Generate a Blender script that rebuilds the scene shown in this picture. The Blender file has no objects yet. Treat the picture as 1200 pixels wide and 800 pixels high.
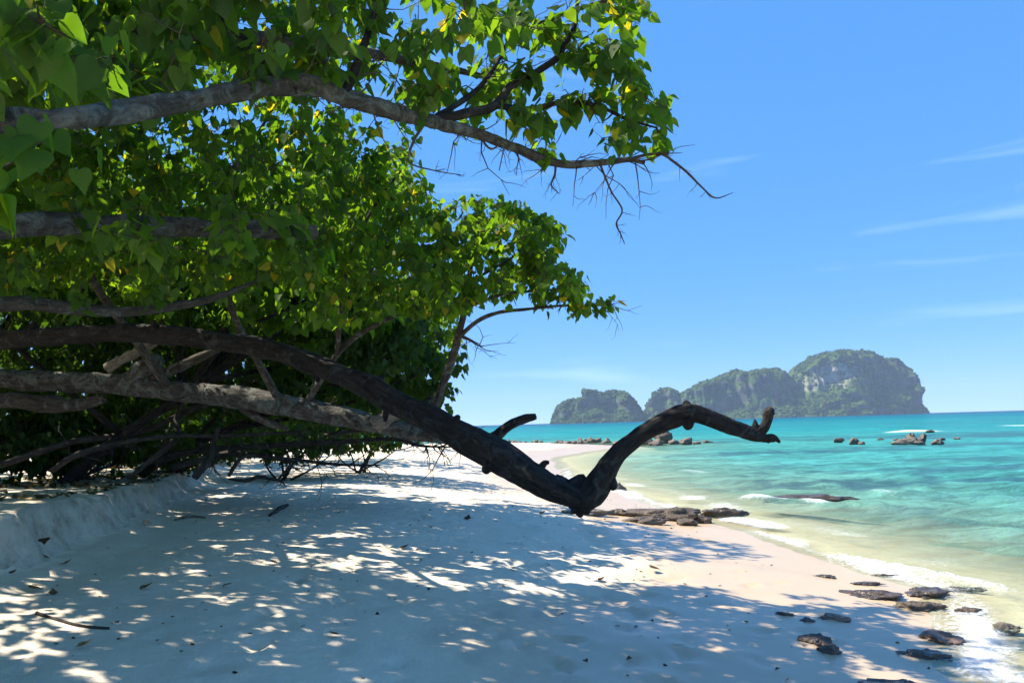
import bpy, math, random
import numpy as np
from mathutils import Vector, Matrix

# ------------------------------------------------------------------ camera, sky, sun, exposure
SC = bpy.context.scene
COL = SC.collection
FPX, CAMZ = 870.0, 1.95
PITCH, ROLL = math.radians(6.36), math.radians(1.61)
_f = Vector((0, math.cos(PITCH), math.sin(PITCH)))
_u0 = Vector((0, -math.sin(PITCH), math.cos(PITCH)))
_r0 = Vector((1, 0, 0))
_r = math.cos(ROLL) * _r0 - math.sin(ROLL) * _u0
_u = math.sin(ROLL) * _r0 + math.cos(ROLL) * _u0
cam_d = bpy.data.cameras.new('camera')
cam_d.sensor_width = 36.0
cam_d.lens = 36.0 * FPX / 1200.0
cam_d.clip_start = 0.05
cam_d.clip_end = 20000
cam = bpy.data.objects.new('camera', cam_d)
COL.objects.link(cam)
M = Matrix(((_r.x, _u.x, -_f.x, 0), (_r.y, _u.y, -_f.y, 0), (_r.z, _u.z, -_f.z, CAMZ), (0, 0, 0, 1)))
cam.matrix_world = M
SC.camera = cam

SUN_DIR = Vector((-0.79, 0.24, 1.0)).normalized()          # towards the sun
SUN_EL = math.asin(SUN_DIR.z)
SUN_AZ = math.atan2(SUN_DIR.x, SUN_DIR.y)                  # from +Y towards +X
world = bpy.data.worlds.new('World')
SC.world = world
world.use_nodes = True
wn, wl = world.node_tree.nodes, world.node_tree.links
wn.clear()
sky = wn.new('ShaderNodeTexSky')
sky.sky_type = 'NISHITA'
sky.sun_disc = False
sky.sun_elevation = SUN_EL
sky.sun_rotation = SUN_AZ
sky.altitude = 0
sky.air_density = 0.3
sky.dust_density = 0.0
sky.ozone_density = 10.0
bg = wn.new('ShaderNodeBackground')
bg.inputs['Strength'].default_value = 0.13
wo = wn.new('ShaderNodeOutputWorld')
# thin high cloud wisps across the whole dome
tc = wn.new('ShaderNodeTexCoord')
mp = wn.new('ShaderNodeMapping')
mp.inputs['Rotation'].default_value = (0, math.radians(-3), math.radians(64))
mp.inputs['Location'].default_value = (37, 19, 23)
mp.inputs['Scale'].default_value = (1.6, 1.6, 15.0)
nz = wn.new('ShaderNodeTexNoise')
nz.inputs['Scale'].default_value = 1.7
nz.inputs['Detail'].default_value = 6
nz.inputs['Distortion'].default_value = 0.6
mr = wn.new('ShaderNodeMapRange')
mr.inputs['From Min'].default_value = 0.60
mr.inputs['From Max'].default_value = 0.80
mr.inputs['To Max'].default_value = 0.14
mixc = wn.new('ShaderNodeMixRGB')
mixc.inputs['Color2'].default_value = (2.6, 3.0, 3.7, 1)
hs = wn.new('ShaderNodeHueSaturation')
hs.inputs['Hue'].default_value = 0.513
hs.inputs['Saturation'].default_value = 2.4
hs.inputs['Value'].default_value = 1.34
gm = wn.new('ShaderNodeGamma')          # evens out the zenith-to-horizon contrast of the whole dome
gm.inputs['Gamma'].default_value = 0.25
wl.new(tc.outputs['Generated'], mp.inputs['Vector'])
wl.new(mp.outputs['Vector'], nz.inputs['Vector'])
wl.new(nz.outputs['Fac'], mr.inputs['Value'])
wl.new(sky.outputs['Color'], gm.inputs['Color'])
wl.new(gm.outputs['Color'], hs.inputs['Color'])
wl.new(hs.outputs['Color'], mixc.inputs['Color1'])
wl.new(mr.outputs['Result'], mixc.inputs['Fac'])
wl.new(mixc.outputs['Color'], bg.inputs['Color'])
wl.new(bg.outputs['Background'], wo.inputs['Surface'])

sun_d = bpy.data.lights.new('sun', 'SUN')
sun_d.energy = 2.1
sun_d.angle = math.radians(0.53)
sun_d.color = (1.0, 0.93, 0.82)
sun = bpy.data.objects.new('sun', sun_d)
sun.rotation_euler = SUN_DIR.to_track_quat('Z', 'Y').to_euler()
sun.location = (-20, 10, 30)
COL.objects.link(sun)

SC.view_settings.view_transform = 'Standard'
SC.view_settings.look = 'None'
SC.view_settings.gamma = 1.0
SC.view_settings.exposure = 2.38
SC.view_settings.use_curve_mapping = False
SC.render.engine = 'CYCLES'
SC.cycles.max_bounces = 8
SC.cycles.diffuse_bounces = 4
SC.cycles.glossy_bounces = 3
SC.cycles.transmission_bounces = 4
SC.cycles.transparent_max_bounces = 8
SC.cycles.volume_bounces = 0
SC.cycles.caustics_reflective = False
SC.cycles.caustics_refractive = False
SC.cycles.use_denoising = True

rng = np.random.default_rng(7)
RND = random.Random(11)

# ------------------------------------------------------------------ helpers
def at(px, py, Y):
    """point seen at photo pixel (px,py) whose world y is Y"""
    d = _f + _r * ((px - 600) / FPX) - _u * ((py - 400) / FPX)
    k = Y / d.y
    return np.array((d.x * k, Y, CAMZ + d.z * k))

def to_px(P):
    """world points (N,3) to photo pixels and depth"""
    P = np.asarray(P, float) - np.array((0, 0, CAMZ))
    x = P @ np.array(_r); y = P @ np.array(_u); z = P @ np.array(_f)
    zz = np.where(z < 0.01, 0.01, z)
    return 600 + FPX * x / zz, 400 - FPX * y / zz, z

def on_z(px, py, z):
    d = _f + _r * ((px - 600) / FPX) - _u * ((py - 400) / FPX)
    k = (z - CAMZ) / d.z
    return np.array((d.x * k, d.y * k, z))

def _hash(ix, iy, iz, seed):
    h = (ix.astype(np.int64) * 374761393 + iy.astype(np.int64) * 668265263 + iz.astype(np.int64) * 2147483647 + seed * 974711) & 0xFFFFFFFF
    h = ((h ^ (h >> 13)) * 1274126177) & 0xFFFFFFFF
    h = ((h ^ (h >> 16)) * 2246822519) & 0xFFFFFFFF
    return ((h ^ (h >> 15)) & 0xFFFF) / 65535.0

def vnoise(x, y, z=0.0, seed=0):
    x, y, z = np.broadcast_arrays(np.asarray(x, float), np.asarray(y, float), np.asarray(z, float))
    ix, iy, iz = np.floor(x), np.floor(y), np.floor(z)
    fx, fy, fz = x - ix, y - iy, z - iz
    fx = fx * fx * (3 - 2 * fx); fy = fy * fy * (3 - 2 * fy); fz = fz * fz * (3 - 2 * fz)
    r = 0.0
    for a in (0, 1):
        for b in (0, 1):
            for c in (0, 1):
                w = (fx if a else 1 - fx) * (fy if b else 1 - fy) * (fz if c else 1 - fz)
                r = r + w * _hash(ix + a, iy + b, iz + c, seed)
    return r * 2 - 1

def fbm(x, y, z=0.0, oct=4, seed=0, gain=0.5):
    a, r, s = 1.0, 0.0, 1.0
    for k in range(oct):
        r = r + a * vnoise(np.asarray(x) * s, np.asarray(y) * s, np.asarray(z) * s, seed + k * 17)
        a *= gain; s *= 2.03
    return r

def sstep(a, b, x):
    t = np.clip((x - a) / (b - a), 0, 1)
    return t * t * (3 - 2 * t)

def new_mesh(name, V, F, smooth=True, attrs=None):
    """V (n,3); F an (m,k) array or list of such arrays; attrs name -> (n,) or (n,3)"""
    V = np.ascontiguousarray(V, np.float32)
    Fs = [np.asarray(f, np.int32) for f in (F if isinstance(F, list) else [F])]
    me = bpy.data.meshes.new(name)
    me.vertices.add(len(V))
    me.vertices.foreach_set('co', V.ravel())
    loops = np.concatenate([f.ravel() for f in Fs])
    tot = np.concatenate([np.full(len(f), f.shape[1], np.int32) for f in Fs])
    start = np.concatenate(([0], np.cumsum(tot)[:-1])).astype(np.int32)
    me.loops.add(len(loops))
    me.loops.foreach_set('vertex_index', loops)
    me.polygons.add(len(tot))
    me.polygons.foreach_set('loop_start', start)
    me.polygons.foreach_set('use_smooth', np.full(len(tot), smooth, bool))
    me.update(calc_edges=True)
    for k, a in (attrs or {}).items():
        a = np.asarray(a, np.float32)
        at_ = me.attributes.new(k, 'FLOAT_VECTOR' if a.ndim == 2 else 'FLOAT', 'POINT')
        at_.data.foreach_set('vector' if a.ndim == 2 else 'value', a.ravel())
    me.validate()
    return me

def link(name, me, mat, parent=None, kind=None, label=None, cat=None, group=None, loc=None):
    o = bpy.data.objects.new(name, me)
    COL.objects.link(o)
    if mat is not None and len(me.materials) == 0:
        me.materials.append(mat)
    if loc is not None:
        o.location = loc
    if parent is not None:
        o.parent = parent
    tag(o, label, cat, group, kind)
    return o

def tag(o, label=None, cat=None, group=None, kind=None):
    if label: o['label'] = label
    if cat: o['category'] = cat
    if group: o['group'] = group
    if kind: o['kind'] = kind
    return o

def thing(name, loc, label, cat, group=None):
    o = bpy.data.objects.new(name, None)
    o.empty_display_size = 0.2
    COL.objects.link(o)
    o.location = loc
    return tag(o, label, cat, group)

def spline(P, n_per=8):
    """Catmull-Rom through rows of P (any number of columns)"""
    P = np.asarray(P, float)
    Q = np.vstack((2 * P[0] - P[1], P, 2 * P[-1] - P[-2]))
    out = []
    for i in range(len(P) - 1):
        p0, p1, p2, p3 = Q[i], Q[i + 1], Q[i + 2], Q[i + 3]
        for t in np.linspace(0, 1, n_per, endpoint=False):
            out.append(0.5 * ((2 * p1) + (-p0 + p2) * t + (2 * p0 - 5 * p1 + 4 * p2 - p3) * t * t + (-p0 + 3 * p1 - 3 * p2 + p3) * t ** 3))
    out.append(P[-1])
    return np.array(out)

def tube(P, R, sides=8, rough=0.0, seed=0, cap=True, freq=6.0):
    """tapered tube along P with radii R; returns V, quads, tris, bark attribute"""
    P = np.asarray(P, float); R = np.asarray(R, float)
    n = len(P)
    T = np.gradient(P, axis=0)
    T /= np.linalg.norm(T, axis=1)[:, None] + 1e-9
    ref = np.array((0, 0, 1.0)) if abs(T[0][2]) < 0.9 else np.array((1.0, 0, 0))
    N = np.zeros_like(P)
    v = ref - T[0] * (ref @ T[0]); N[0] = v / np.linalg.norm(v)
    for i in range(1, n):
        v = N[i - 1] - T[i] * (N[i - 1] @ T[i])
        N[i] = v / (np.linalg.norm(v) + 1e-9)
    B = np.cross(T, N)
    ang = np.linspace(0, 2 * np.pi, sides, endpoint=False)
    ca, sa = np.cos(ang), np.sin(ang)
    along = np.concatenate(([0], np.cumsum(np.linalg.norm(np.diff(P, axis=0), axis=1))))
    rr = np.repeat(R[:, None], sides, 1)
    if rough > 0:
        A = np.repeat(along[:, None], sides, 1)
        k = freq
        rr = rr * (1 + rough * fbm(A * k * 0.5 + seed * 3.1, ca[None] * 1.3 + seed, sa[None] * 1.3, 4, seed))
        rr = rr * (1 + 0.5 * rough * np.abs(vnoise(A * k * 0.35, ca[None] * 4 + seed, sa[None] * 4, seed + 5)))
    V = P[:, None] + rr[..., None] * (ca[None, :, None] * N[:, None] + sa[None, :, None] * B[:, None])
    bark = np.stack((np.repeat(along[:, None], sides, 1), R[:, None] * ca[None], R[:, None] * sa[None]), -1)
    V = V.reshape(-1, 3); bark = bark.reshape(-1, 3)
    i = np.arange(n - 1)[:, None] * sides; j = np.arange(sides)[None]; j2 = (j + 1) % sides
    quads = np.stack((i + j, i + j2, i + sides + j2, i + sides + j), -1).reshape(-1, 4)
    tris = np.zeros((0, 3), int)
    if cap:
        c0, c1 = len(V), len(V) + 1
        V = np.vstack((V, P[0] - T[0] * R[0] * 0.15, P[-1] + T[-1] * R[-1] * 0.3))
        bark = np.vstack((bark, bark[0] * 0, [along[-1], 0, 0]))
        jj = np.arange(sides)
        t0 = np.stack((np.full(sides, c0), (jj + 1) % sides, jj), 1)
        e = (n - 1) * sides
        t1 = np.stack((np.full(sides, c1), e + jj, e + (jj + 1) % sides), 1)
        tris = np.vstack((t0, t1))
    return V, quads, tris, bark

class Acc:
    """collects shapes that become ONE mesh"""
    def __init__(s):
        s.V, s.Q, s.T, s.B, s.n = [], [], [], [], 0
    def add(s, V, Q, T, B):
        s.V.append(V); s.B.append(B)
        if len(Q): s.Q.append(Q + s.n)
        if len(T): s.T.append(T + s.n)
        s.n += len(V)
    def tube(s, P, R, sides=5, rough=0.0, seed=0, freq=6.0):
        s.add(*tube(P, R, sides, rough, seed, True, freq))
    def mesh(s, name, org=(0, 0, 0)):
        F = []
        if s.Q: F.append(np.vstack(s.Q))
        if s.T: F.append(np.vstack(s.T))
        return new_mesh(name, np.vstack(s.V) - np.asarray(org), F, True, {'bark': np.vstack(s.B)})

# ------------------------------------------------------------------ materials
def mat(name):
    m = bpy.data.materials.new(name)
    m.use_nodes = True
    nt = m.node_tree
    for n in list(nt.nodes):
        nt.nodes.remove(n)
    out = nt.nodes.new('ShaderNodeOutputMaterial')
    def N(t, **kw):
        n = nt.nodes.new('ShaderNode' + t)
        for k, v in kw.items():
            if k in n.inputs: n.inputs[k].default_value = v
            elif hasattr(n, k): setattr(n, k, v)
            else: n.inputs[k.replace('_', ' ')].default_value = v
        return n
    def L(a, ao, b, bi):
        nt.links.new(a.outputs[ao], b.inputs[bi])
    return m, out, N, L

def ramp(N, stops, interp='LINEAR'):
    r = N('ValToRGB')
    r.color_ramp.interpolation = interp
    e = r.color_ramp.elements
    while len(e) < len(stops): e.new(0.5)
    for k, (p, c) in enumerate(stops):
        e[k].position = p
        e[k].color = (c[0], c[1], c[2], 1) if hasattr(c, '__len__') else (c, c, c, 1)
    return r

def mat_bark(name, dark, mid, lichen, lichen_amt, rough=0.9, bump=0.5, scale=1.0):
    m, out, N, L = mat(name)
    a = N('Attribute', attribute_name='bark')
    mp = N('Mapping'); mp.inputs['Scale'].default_value = (6 * scale, 26 * scale, 26 * scale)
    L(a, 'Vector', mp, 'Vector')
    n1 = N('TexNoise', Scale=1.0, Detail=8.0, Roughness=0.65)
    L(mp, 'Vector', n1, 'Vector')
    r1 = ramp(N, [(0.3, dark), (0.72, mid)])
    L(n1, 'Fac', r1, 'Fac')
    n2 = N('TexNoise', Scale=7.0 * scale, Detail=6.0, Roughness=0.75, Distortion=0.9)
    L(a, 'Vector', n2, 'Vector')
    r2 = ramp(N, [(0.60 - lichen_amt, 0.0), (0.76 - lichen_amt, 0.85)])
    L(n2, 'Fac', r2, 'Fac')
    n3 = N('TexNoise', Scale=60.0 * scale, Detail=3.0)
    L(a, 'Vector', n3, 'Vector')
    mx0 = N('MixRGB', blend_type='MULTIPLY', Fac=0.55); mx0.inputs['Color1'].default_value = (*lichen, 1)
    L(n3, 'Fac', mx0, 'Color2')
    mx = N('MixRGB')
    L(r2, 'Color', mx, 'Fac'); L(r1, 'Color', mx, 'Color1'); L(mx0, 'Color', mx, 'Color2')
    b = N('Bump', Strength=bump, Distance=0.03)
    ad = N('Math', operation='MULTIPLY_ADD'); ad.inputs[1].default_value = 0.3
    L(n3, 'Fac', ad, 0); L(n1, 'Fac', ad, 2)
    L(ad, 'Value', b, 'Height')
    p = N('BsdfPrincipled', Roughness=rough)
    p.inputs['Specular IOR Level'].default_value = 0.25
    L(mx, 'Color', p, 'Base Color'); L(b, 'Normal', p, 'Normal')
    L(p, 'BSDF', out, 'Surface')
    return m

M_BARK_DARK = mat_bark('bark_dark', (0.006, 0.005, 0.0045), (0.050, 0.041, 0.034), (0.13, 0.12, 0.105), 0.06, bump=1.0)
M_BARK_LICHEN = mat_bark('bark_lichen', (0.018, 0.015, 0.012), (0.125, 0.105, 0.085), (0.27, 0.285, 0.24), 0.13, bump=1.0)
M_BARK_MID = mat_bark('bark_mid', (0.022, 0.017, 0.013), (0.13, 0.10, 0.075), (0.30, 0.29, 0.25), 0.08, bump=0.9)
M_TWIG = mat_bark('twig_bark', (0.04, 0.028, 0.02), (0.13, 0.095, 0.07), (0.25, 0.22, 0.18), 0.02, bump=0.2)
M_DRY = mat_bark('dead_wood', (0.02, 0.017, 0.014), (0.10, 0.08, 0.065), (0.26, 0.23, 0.2), 0.02, bump=0.3)
M_PALE = mat_bark('pale_broken_wood', (0.10, 0.075, 0.05), (0.38, 0.32, 0.24), (0.42, 0.40, 0.34), 0.08, bump=1.0)

def mat_leaf(name, stops, trans_gain=1.0, tmix=0.5):
    m, out, N, L = mat(name)
    a = N('Attribute', attribute_name='tint')
    r = ramp(N, stops)
    g = N('NewGeometry')
    nz_ = N('TexNoise', Scale=45.0, Detail=4.0, Roughness=0.7); L(g, 'Position', nz_, 'Vector')
    mo = N('MapRange'); mo.inputs['To Min'].default_value = -0.22; mo.inputs['To Max'].default_value = 0.22; L(nz_, 'Fac', mo, 'Value')
    ta = N('Math', operation='ADD'); L(a, 'Fac', ta, 0); L(mo, 'Result', ta, 1)
    L(ta, 'Value', r, 'Fac')
    mb = N('MixRGB', blend_type='MIX'); mb.inputs['Color2'].default_value = (0.09, 0.13, 0.06, 1)
    fm = N('Math', operation='MULTIPLY'); fm.inputs[1].default_value = 0.35
    L(g, 'Backfacing', fm, 0); L(fm, 'Value', mb, 'Fac'); L(r, 'Color', mb, 'Color1')
    p = N('BsdfDiffuse')
    L(mb, 'Color', p, 'Color')
    tr = N('BsdfTranslucent')
    tm = N('MixRGB', blend_type='MULTIPLY', Fac=1.0)
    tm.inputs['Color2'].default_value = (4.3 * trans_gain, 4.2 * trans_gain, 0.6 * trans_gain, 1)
    L(r, 'Color', tm, 'Color1'); L(tm, 'Color', tr, 'Color')
    ms = N('MixShader', Fac=tmix)
    L(p, 'BSDF', ms, 1); L(tr, 'BSDF', ms, 2)
    gl = N('BsdfGlossy', Roughness=0.6)
    m2 = N('MixShader', Fac=0.014)
    L(ms, 'Shader', m2, 1); L(gl, 'BSDF', m2, 2)
    L(m2, 'Shader', out, 'Surface')
    return m

G1, G2, G3 = (0.026, 0.062, 0.010), (0.050, 0.098, 0.011), (0.094, 0.145, 0.013)
M_LEAF = mat_leaf('leaf', [(0.0, G1), (0.5, G2), (0.90, G3), (0.945, (0.14, 0.15, 0.012)), (1.0, (0.24, 0.17, 0.012))])
M_LEAF_SHADED = mat_leaf('leaf_shaded', [(0.0, (0.022, 0.055, 0.014)), (0.6, (0.042, 0.085, 0.018)), (1.0, (0.07, 0.10, 0.018))], 0.6, 0.4)  # thicket shade put into the leaf colour: darker, less translucent greens
M_LITTER = mat_leaf('dry_leaf', [(0.0, (0.05, 0.035, 0.02)), (0.5, (0.16, 0.10, 0.05)), (0.85, (0.28, 0.19, 0.08)), (1.0, (0.45, 0.36, 0.22))], 0.4, 0.2)

def mat_sand():
    m, out, N, L = mat('coral_sand')
    g = N('NewGeometry')
    w = N('Attribute', attribute_name='wet')
    n1 = N('TexNoise', Scale=1.3, Detail=6.0, Roughness=0.6)
    L(g, 'Position', n1, 'Vector')
    dry = ramp(N, [(0.3, (0.77, 0.655, 0.49)), (0.7, (0.85, 0.735, 0.56))])
    L(n1, 'Fac', dry, 'Fac')
    n2 = N('TexNoise', Scale=240.0, Detail=2.0)
    L(g, 'Position', n2, 'Vector')
    gr = ramp(N, [(0.30, 0.72), (0.5, 1.0), (1.0, 1.08)])
    L(n2, 'Fac', gr, 'Fac')
    mg = N('MixRGB', blend_type='MULTIPLY', Fac=0.8)
    L(dry, 'Color', mg, 'Color1'); L(gr, 'Color', mg, 'Color2')
    mw = N('MixRGB'); mw.inputs['Color2'].default_value = (0.52, 0.385, 0.235, 1)
    L(w, 'Fac', mw, 'Fac'); L(mg, 'Color', mw, 'Color1')
    # shell and twig specks
    v = N('TexVoronoi', Scale=22.0, Randomness=1.0)
    L(g, 'Position', v, 'Vector')
    sp = ramp(N, [(0.035, 1.0), (0.06, 0.0)])
    L(v, 'Distance', sp, 'Fac')
    n5 = N('TexNoise', Scale=0.8, Detail=3.0); L(g, 'Position', n5, 'Vector')
    r5 = ramp(N, [(0.5, 0.0), (0.7, 0.8)]); L(n5, 'Fac', r5, 'Fac')
    mm = N('Math', operation='MULTIPLY'); L(sp, 'Color', mm, 0); L(r5, 'Color', mm, 1)
    ms = N('MixRGB'); ms.inputs['Color2'].default_value = (0.22, 0.18, 0.13, 1)
    L(mm, 'Value', ms, 'Fac'); L(mw, 'Color', ms, 'Color1')
    sn = N('SeparateXYZ'); L(g, 'True Normal', sn, 'Vector')
    st = ramp(N, [(0.62, 1.0), (0.86, 0.0)]); L(sn, 'Z', st, 'Fac')
    mpb = N('Mapping'); mpb.inputs['Scale'].default_value = (4.0, 4.0, 3.4); L(g, 'Position', mpb, 'Vector')
    nb = N('TexNoise', Scale=1.0, Detail=7.0, Roughness=0.7); L(mpb, 'Vector', nb, 'Vector')
    rb = ramp(N, [(0.30, (0.30, 0.24, 0.17)), (0.5, (0.60, 0.52, 0.40)), (0.7, (0.72, 0.64, 0.51))]); L(nb, 'Fac', rb, 'Fac')
    mk = N('MixRGB'); L(st, 'Color', mk, 'Fac'); L(ms, 'Color', mk, 'Color1'); L(rb, 'Color', mk, 'Color2')
    ms = mk
    rg = N('MapRange'); rg.inputs['To Min'].default_value = 0.95; rg.inputs['To Max'].default_value = 0.30
    L(w, 'Fac', rg, 'Value')
    sl = N('MapRange'); sl.inputs['To Min'].default_value = 0.12; sl.inputs['To Max'].default_value = 0.36
    L(w, 'Fac', sl, 'Value')
    n3 = N('TexNoise', Scale=16.0, Detail=5.0, Roughness=0.6); L(g, 'Position', n3, 'Vector')
    n4 = N('TexNoise', Scale=5.0, Detail=3.0, Roughness=0.5); L(g, 'Position', n4, 'Vector')
    a1 = N('Math', operation='MULTIPLY_ADD'); a1.inputs[1].default_value = 2.0
    L(n4, 'Fac', a1, 0); L(n3, 'Fac', a1, 2)
    a2 = N('Math', operation='MULTIPLY_ADD'); a2.inputs[1].default_value = 0.12
    L(n2, 'Fac', a2, 0); L(a1, 'Value', a2, 2)
    bs = N('MapRange'); bs.inputs['To Min'].default_value = 0.42; bs.inputs['To Max'].default_value = 0.03
    L(w, 'Fac', bs, 'Value')
    b = N('Bump', Distance=0.03); L(bs, 'Result', b, 'Strength'); L(a2, 'Value', b, 'Height')
    p = N('BsdfPrincipled')
    L(ms, 'Color', p, 'Base Color'); L(rg, 'Result', p, 'Roughness'); L(sl, 'Result', p, 'Specular IOR Level'); L(b, 'Normal', p, 'Normal')
    L(p, 'BSDF', out, 'Surface')
    return m
M_SAND = mat_sand()

def mat_sea():
    m, out, N, L = mat('sea_water')
    d = N('Attribute', attribute_name='depth')
    rf = N('Attribute', attribute_name='reef')
    fo = N('Attribute', attribute_name='foam')
    g = N('NewGeometry')
    # attenuation
    k = N('Math', operation='MULTIPLY'); k.inputs[1].default_value = -1.8; L(d, 'Fac', k, 0)
    e = N('Math', operation='EXPONENT'); L(k, 'Value', e, 0)
    al = N('Math', operation='SUBTRACT'); al.inputs[0].default_value = 1.0; L(e, 'Value', al, 1)
    dd = N('Math', operation='DIVIDE'); dd.inputs[1].default_value = 12.0; L(d, 'Fac', dd, 0)
    body = ramp(N, [(0.0, (0.30, 0.42, 0.32)), (0.035, (0.18, 0.40, 0.32)), (0.09, (0.075, 0.33, 0.30)), (0.17, (0.03, 0.26, 0.27)), (0.27, (0.006, 0.17, 0.22)), (1.0, (0.002, 0.045, 0.12))])
    L(dd, 'Value', body, 'Fac')
    mp = N('Mapping'); mp.inputs['Scale'].default_value = (0.10, 0.35, 1.0); L(g, 'Position', mp, 'Vector')
    n0 = N('TexNoise', Scale=1.0, Detail=5.0, Roughness=0.6); L(mp, 'Vector', n0, 'Vector')
    v0 = ramp(N, [(0.3, 0.62), (0.7, 1.18)]); L(n0, 'Fac', v0, 'Fac')
    mp2 = N('Mapping'); mp2.inputs['Scale'].default_value = (0.8, 2.6, 1.0); L(g, 'Position', mp2, 'Vector')
    n02 = N('TexNoise', Scale=1.0, Detail=6.0, Roughness=0.65, Distortion=0.8); L(mp2, 'Vector', n02, 'Vector')
    v2 = ramp(N, [(0.34, 0.58), (0.66, 1.28)]); L(n02, 'Fac', v2, 'Fac')  # light and dark of the ripples, multiplied into the water colour
    mv = N('MixRGB', blend_type='MULTIPLY', Fac=1.0); L(v0, 'Color', mv, 'Color1'); L(v2, 'Color', mv, 'Color2')
    v0 = mv
    mb = N('MixRGB', blend_type='MULTIPLY', Fac=1.0); L(body, 'Color', mb, 'Color1'); L(v0, 'Color', mb, 'Color2')
    mr_ = N('MixRGB'); mr_.inputs['Color2'].default_value = (0.035, 0.11, 0.14, 1)
    L(rf, 'Fac', mr_, 'Fac'); L(mb, 'Color', mr_, 'Color1')
    # ripples
    nA = N('TexNoise', Scale=2.2, Detail=5.0, Roughness=0.62, Distortion=0.4)
    mpA = N('Mapping'); mpA.inputs['Scale'].default_value = (0.7, 1.6, 1.0); L(g, 'Position', mpA, 'Vector'); L(mpA, 'Vector', nA, 'Vector')
    b = N('Bump', Strength=1.0, Distance=0.16); L(nA, 'Fac', b, 'Height')
    df = N('BsdfDiffuse'); L(mr_, 'Color', df, 'Color'); L(b, 'Normal', df, 'Normal')
    tr = N('BsdfTransparent'); tr.inputs['Color'].default_value = (0.88, 0.94, 0.86, 1)
    m1 = N('MixShader'); L(al, 'Value', m1, 'Fac'); L(tr, 'BSDF', m1, 1); L(df, 'BSDF', m1, 2)
    fr = N('Fresnel', IOR=1.33); L(b, 'Normal', fr, 'Normal')
    fm = N('MapRange'); fm.inputs['From Max'].default_value = 1.0; fm.inputs['To Max'].default_value = 0.24; L(fr, 'Fac', fm, 'Value')
    gl = N('BsdfGlossy', Roughness=0.09); L(b, 'Normal', gl, 'Normal')
    m2 = N('MixShader'); L(fm, 'Result', m2, 'Fac'); L(m1, 'Shader', m2, 1); L(gl, 'BSDF', m2, 2)
    # foam
    nf = N('TexNoise', Scale=9.0, Detail=9.0, Roughness=0.85, Distortion=2.0); L(g, 'Position', nf, 'Vector')
    s = N('Math', operation='ADD'); L(nf, 'Fac', s, 0); L(fo, 'Fac', s, 1)
    ff = ramp(N, [(0.64, 0.0), (0.93, 1.0)]); L(s, 'Value', ff, 'Fac')
    wf = N('BsdfDiffuse'); wf.inputs['Color'].default_value = (0.80, 0.82, 0.82, 1)
    m3 = N('MixShader'); L(ff, 'Color', m3, 'Fac'); L(m2, 'Shader', m3, 1); L(wf, 'BSDF', m3, 2)
    L(m3, 'Shader', out, 'Surface')
    return m
M_SEA = mat_sea()

def mat_rock(name, c0, c1, rough=0.55):
    m, out, N, L = mat(name)
    t = N('TexCoord')
    n1 = N('TexNoise', Scale=5.0, Detail=9.0, Roughness=0.68); L(t, 'Object', n1, 'Vector')
    r1 = ramp(N, [(0.32, c0), (0.70, c1)]); L(n1, 'Fac', r1, 'Fac')
    n2 = N('TexVoronoi', Scale=16.0); L(t, 'Object', n2, 'Vector')
    n3 = N('TexNoise', Scale=34.0, Detail=5.0); L(t, 'Object', n3, 'Vector')
    a = N('Math', operation='MULTIPLY_ADD'); a.inputs[1].default_value = 0.5; L(n2, 'Distance', a, 0); L(n3, 'Fac', a, 2)
    b = N('Bump', Strength=0.8, Distance=0.025); L(a, 'Value', b, 'Height')
    p = N('BsdfPrincipled', Roughness=rough); L(r1, 'Color', p, 'Base Color'); L(b, 'Normal', p, 'Normal')
    p.inputs['Specular IOR Level'].default_value = 0.5
    L(p, 'BSDF', out, 'Surface')
    return m
M_ROCK = mat_rock('shore_rock', (0.035, 0.026, 0.018), (0.15, 0.105, 0.065))
M_ROCK_WET = mat_rock('wet_rock', (0.026, 0.020, 0.015), (0.13, 0.092, 0.06), 0.28)
M_ROCK_RED = mat_rock('ochre_rock', (0.09, 0.05, 0.03), (0.27, 0.16, 0.09), 0.35)
M_ROCK_GREY = mat_rock('reef_rock', (0.06, 0.05, 0.038), (0.23, 0.19, 0.145), 0.8)

# ------------------------------------------------------------------ terrain
SHORE = np.array([(2.8, -14), (3.05, 0), (2.95, 4), (3.15, 5.4), (3.6, 6.8), (4.35, 8.3), (4.35, 10), (4.2, 13), (3.7, 15.5), (2.7, 20), (2.0, 27), (1.8, 34), (2.2, 42), (4.2, 48), (6.8, 54), (8.6, 59), (7.6, 64), (3, 68.5), (-3, 72), (-9, 74.5), (-15, 78), (-30, 92), (-70, 110)])
LAND = np.vstack((SHORE, [(-400, 160), (-400, -200), (2.5, -200)]))
BANK = np.array([(-4.0, -14), (-4.1, 0), (-4.3, 4), (-4.6, 6.7), (-5.3, 10), (-6.3, 13.8), (-7.4, 17.5), (-8.6, 21.3), (-10.5, 28), (-13, 38), (-18, 52)])

def seg_dist(X, Y, pts, closed=False):
    d = np.full(X.shape, 1e9)
    P = np.vstack((pts, pts[:1])) if closed else pts
    for (x0, y0), (x1, y1) in zip(P[:-1], P[1:]):
        dx, dy = x1 - x0, y1 - y0
        t = np.clip(((X - x0) * dx + (Y - y0) * dy) / (dx * dx + dy * dy), 0, 1)
        d = np.minimum(d, (X - x0 - t * dx) ** 2 + (Y - y0 - t * dy) ** 2)
    return np.sqrt(d)

def inside(X, Y, poly):
    r = np.zeros(np.shape(X), bool)
    n = len(poly)
    for i in range(n):
        x0, y0 = poly[i]; x1, y1 = poly[(i + 1) % n]
        if y0 == y1: continue
        c = ((y0 > Y) != (y1 > Y)) & (X < (x1 - x0) * (Y - y0) / (y1 - y0) + x0)
        r ^= c
    return r

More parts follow.
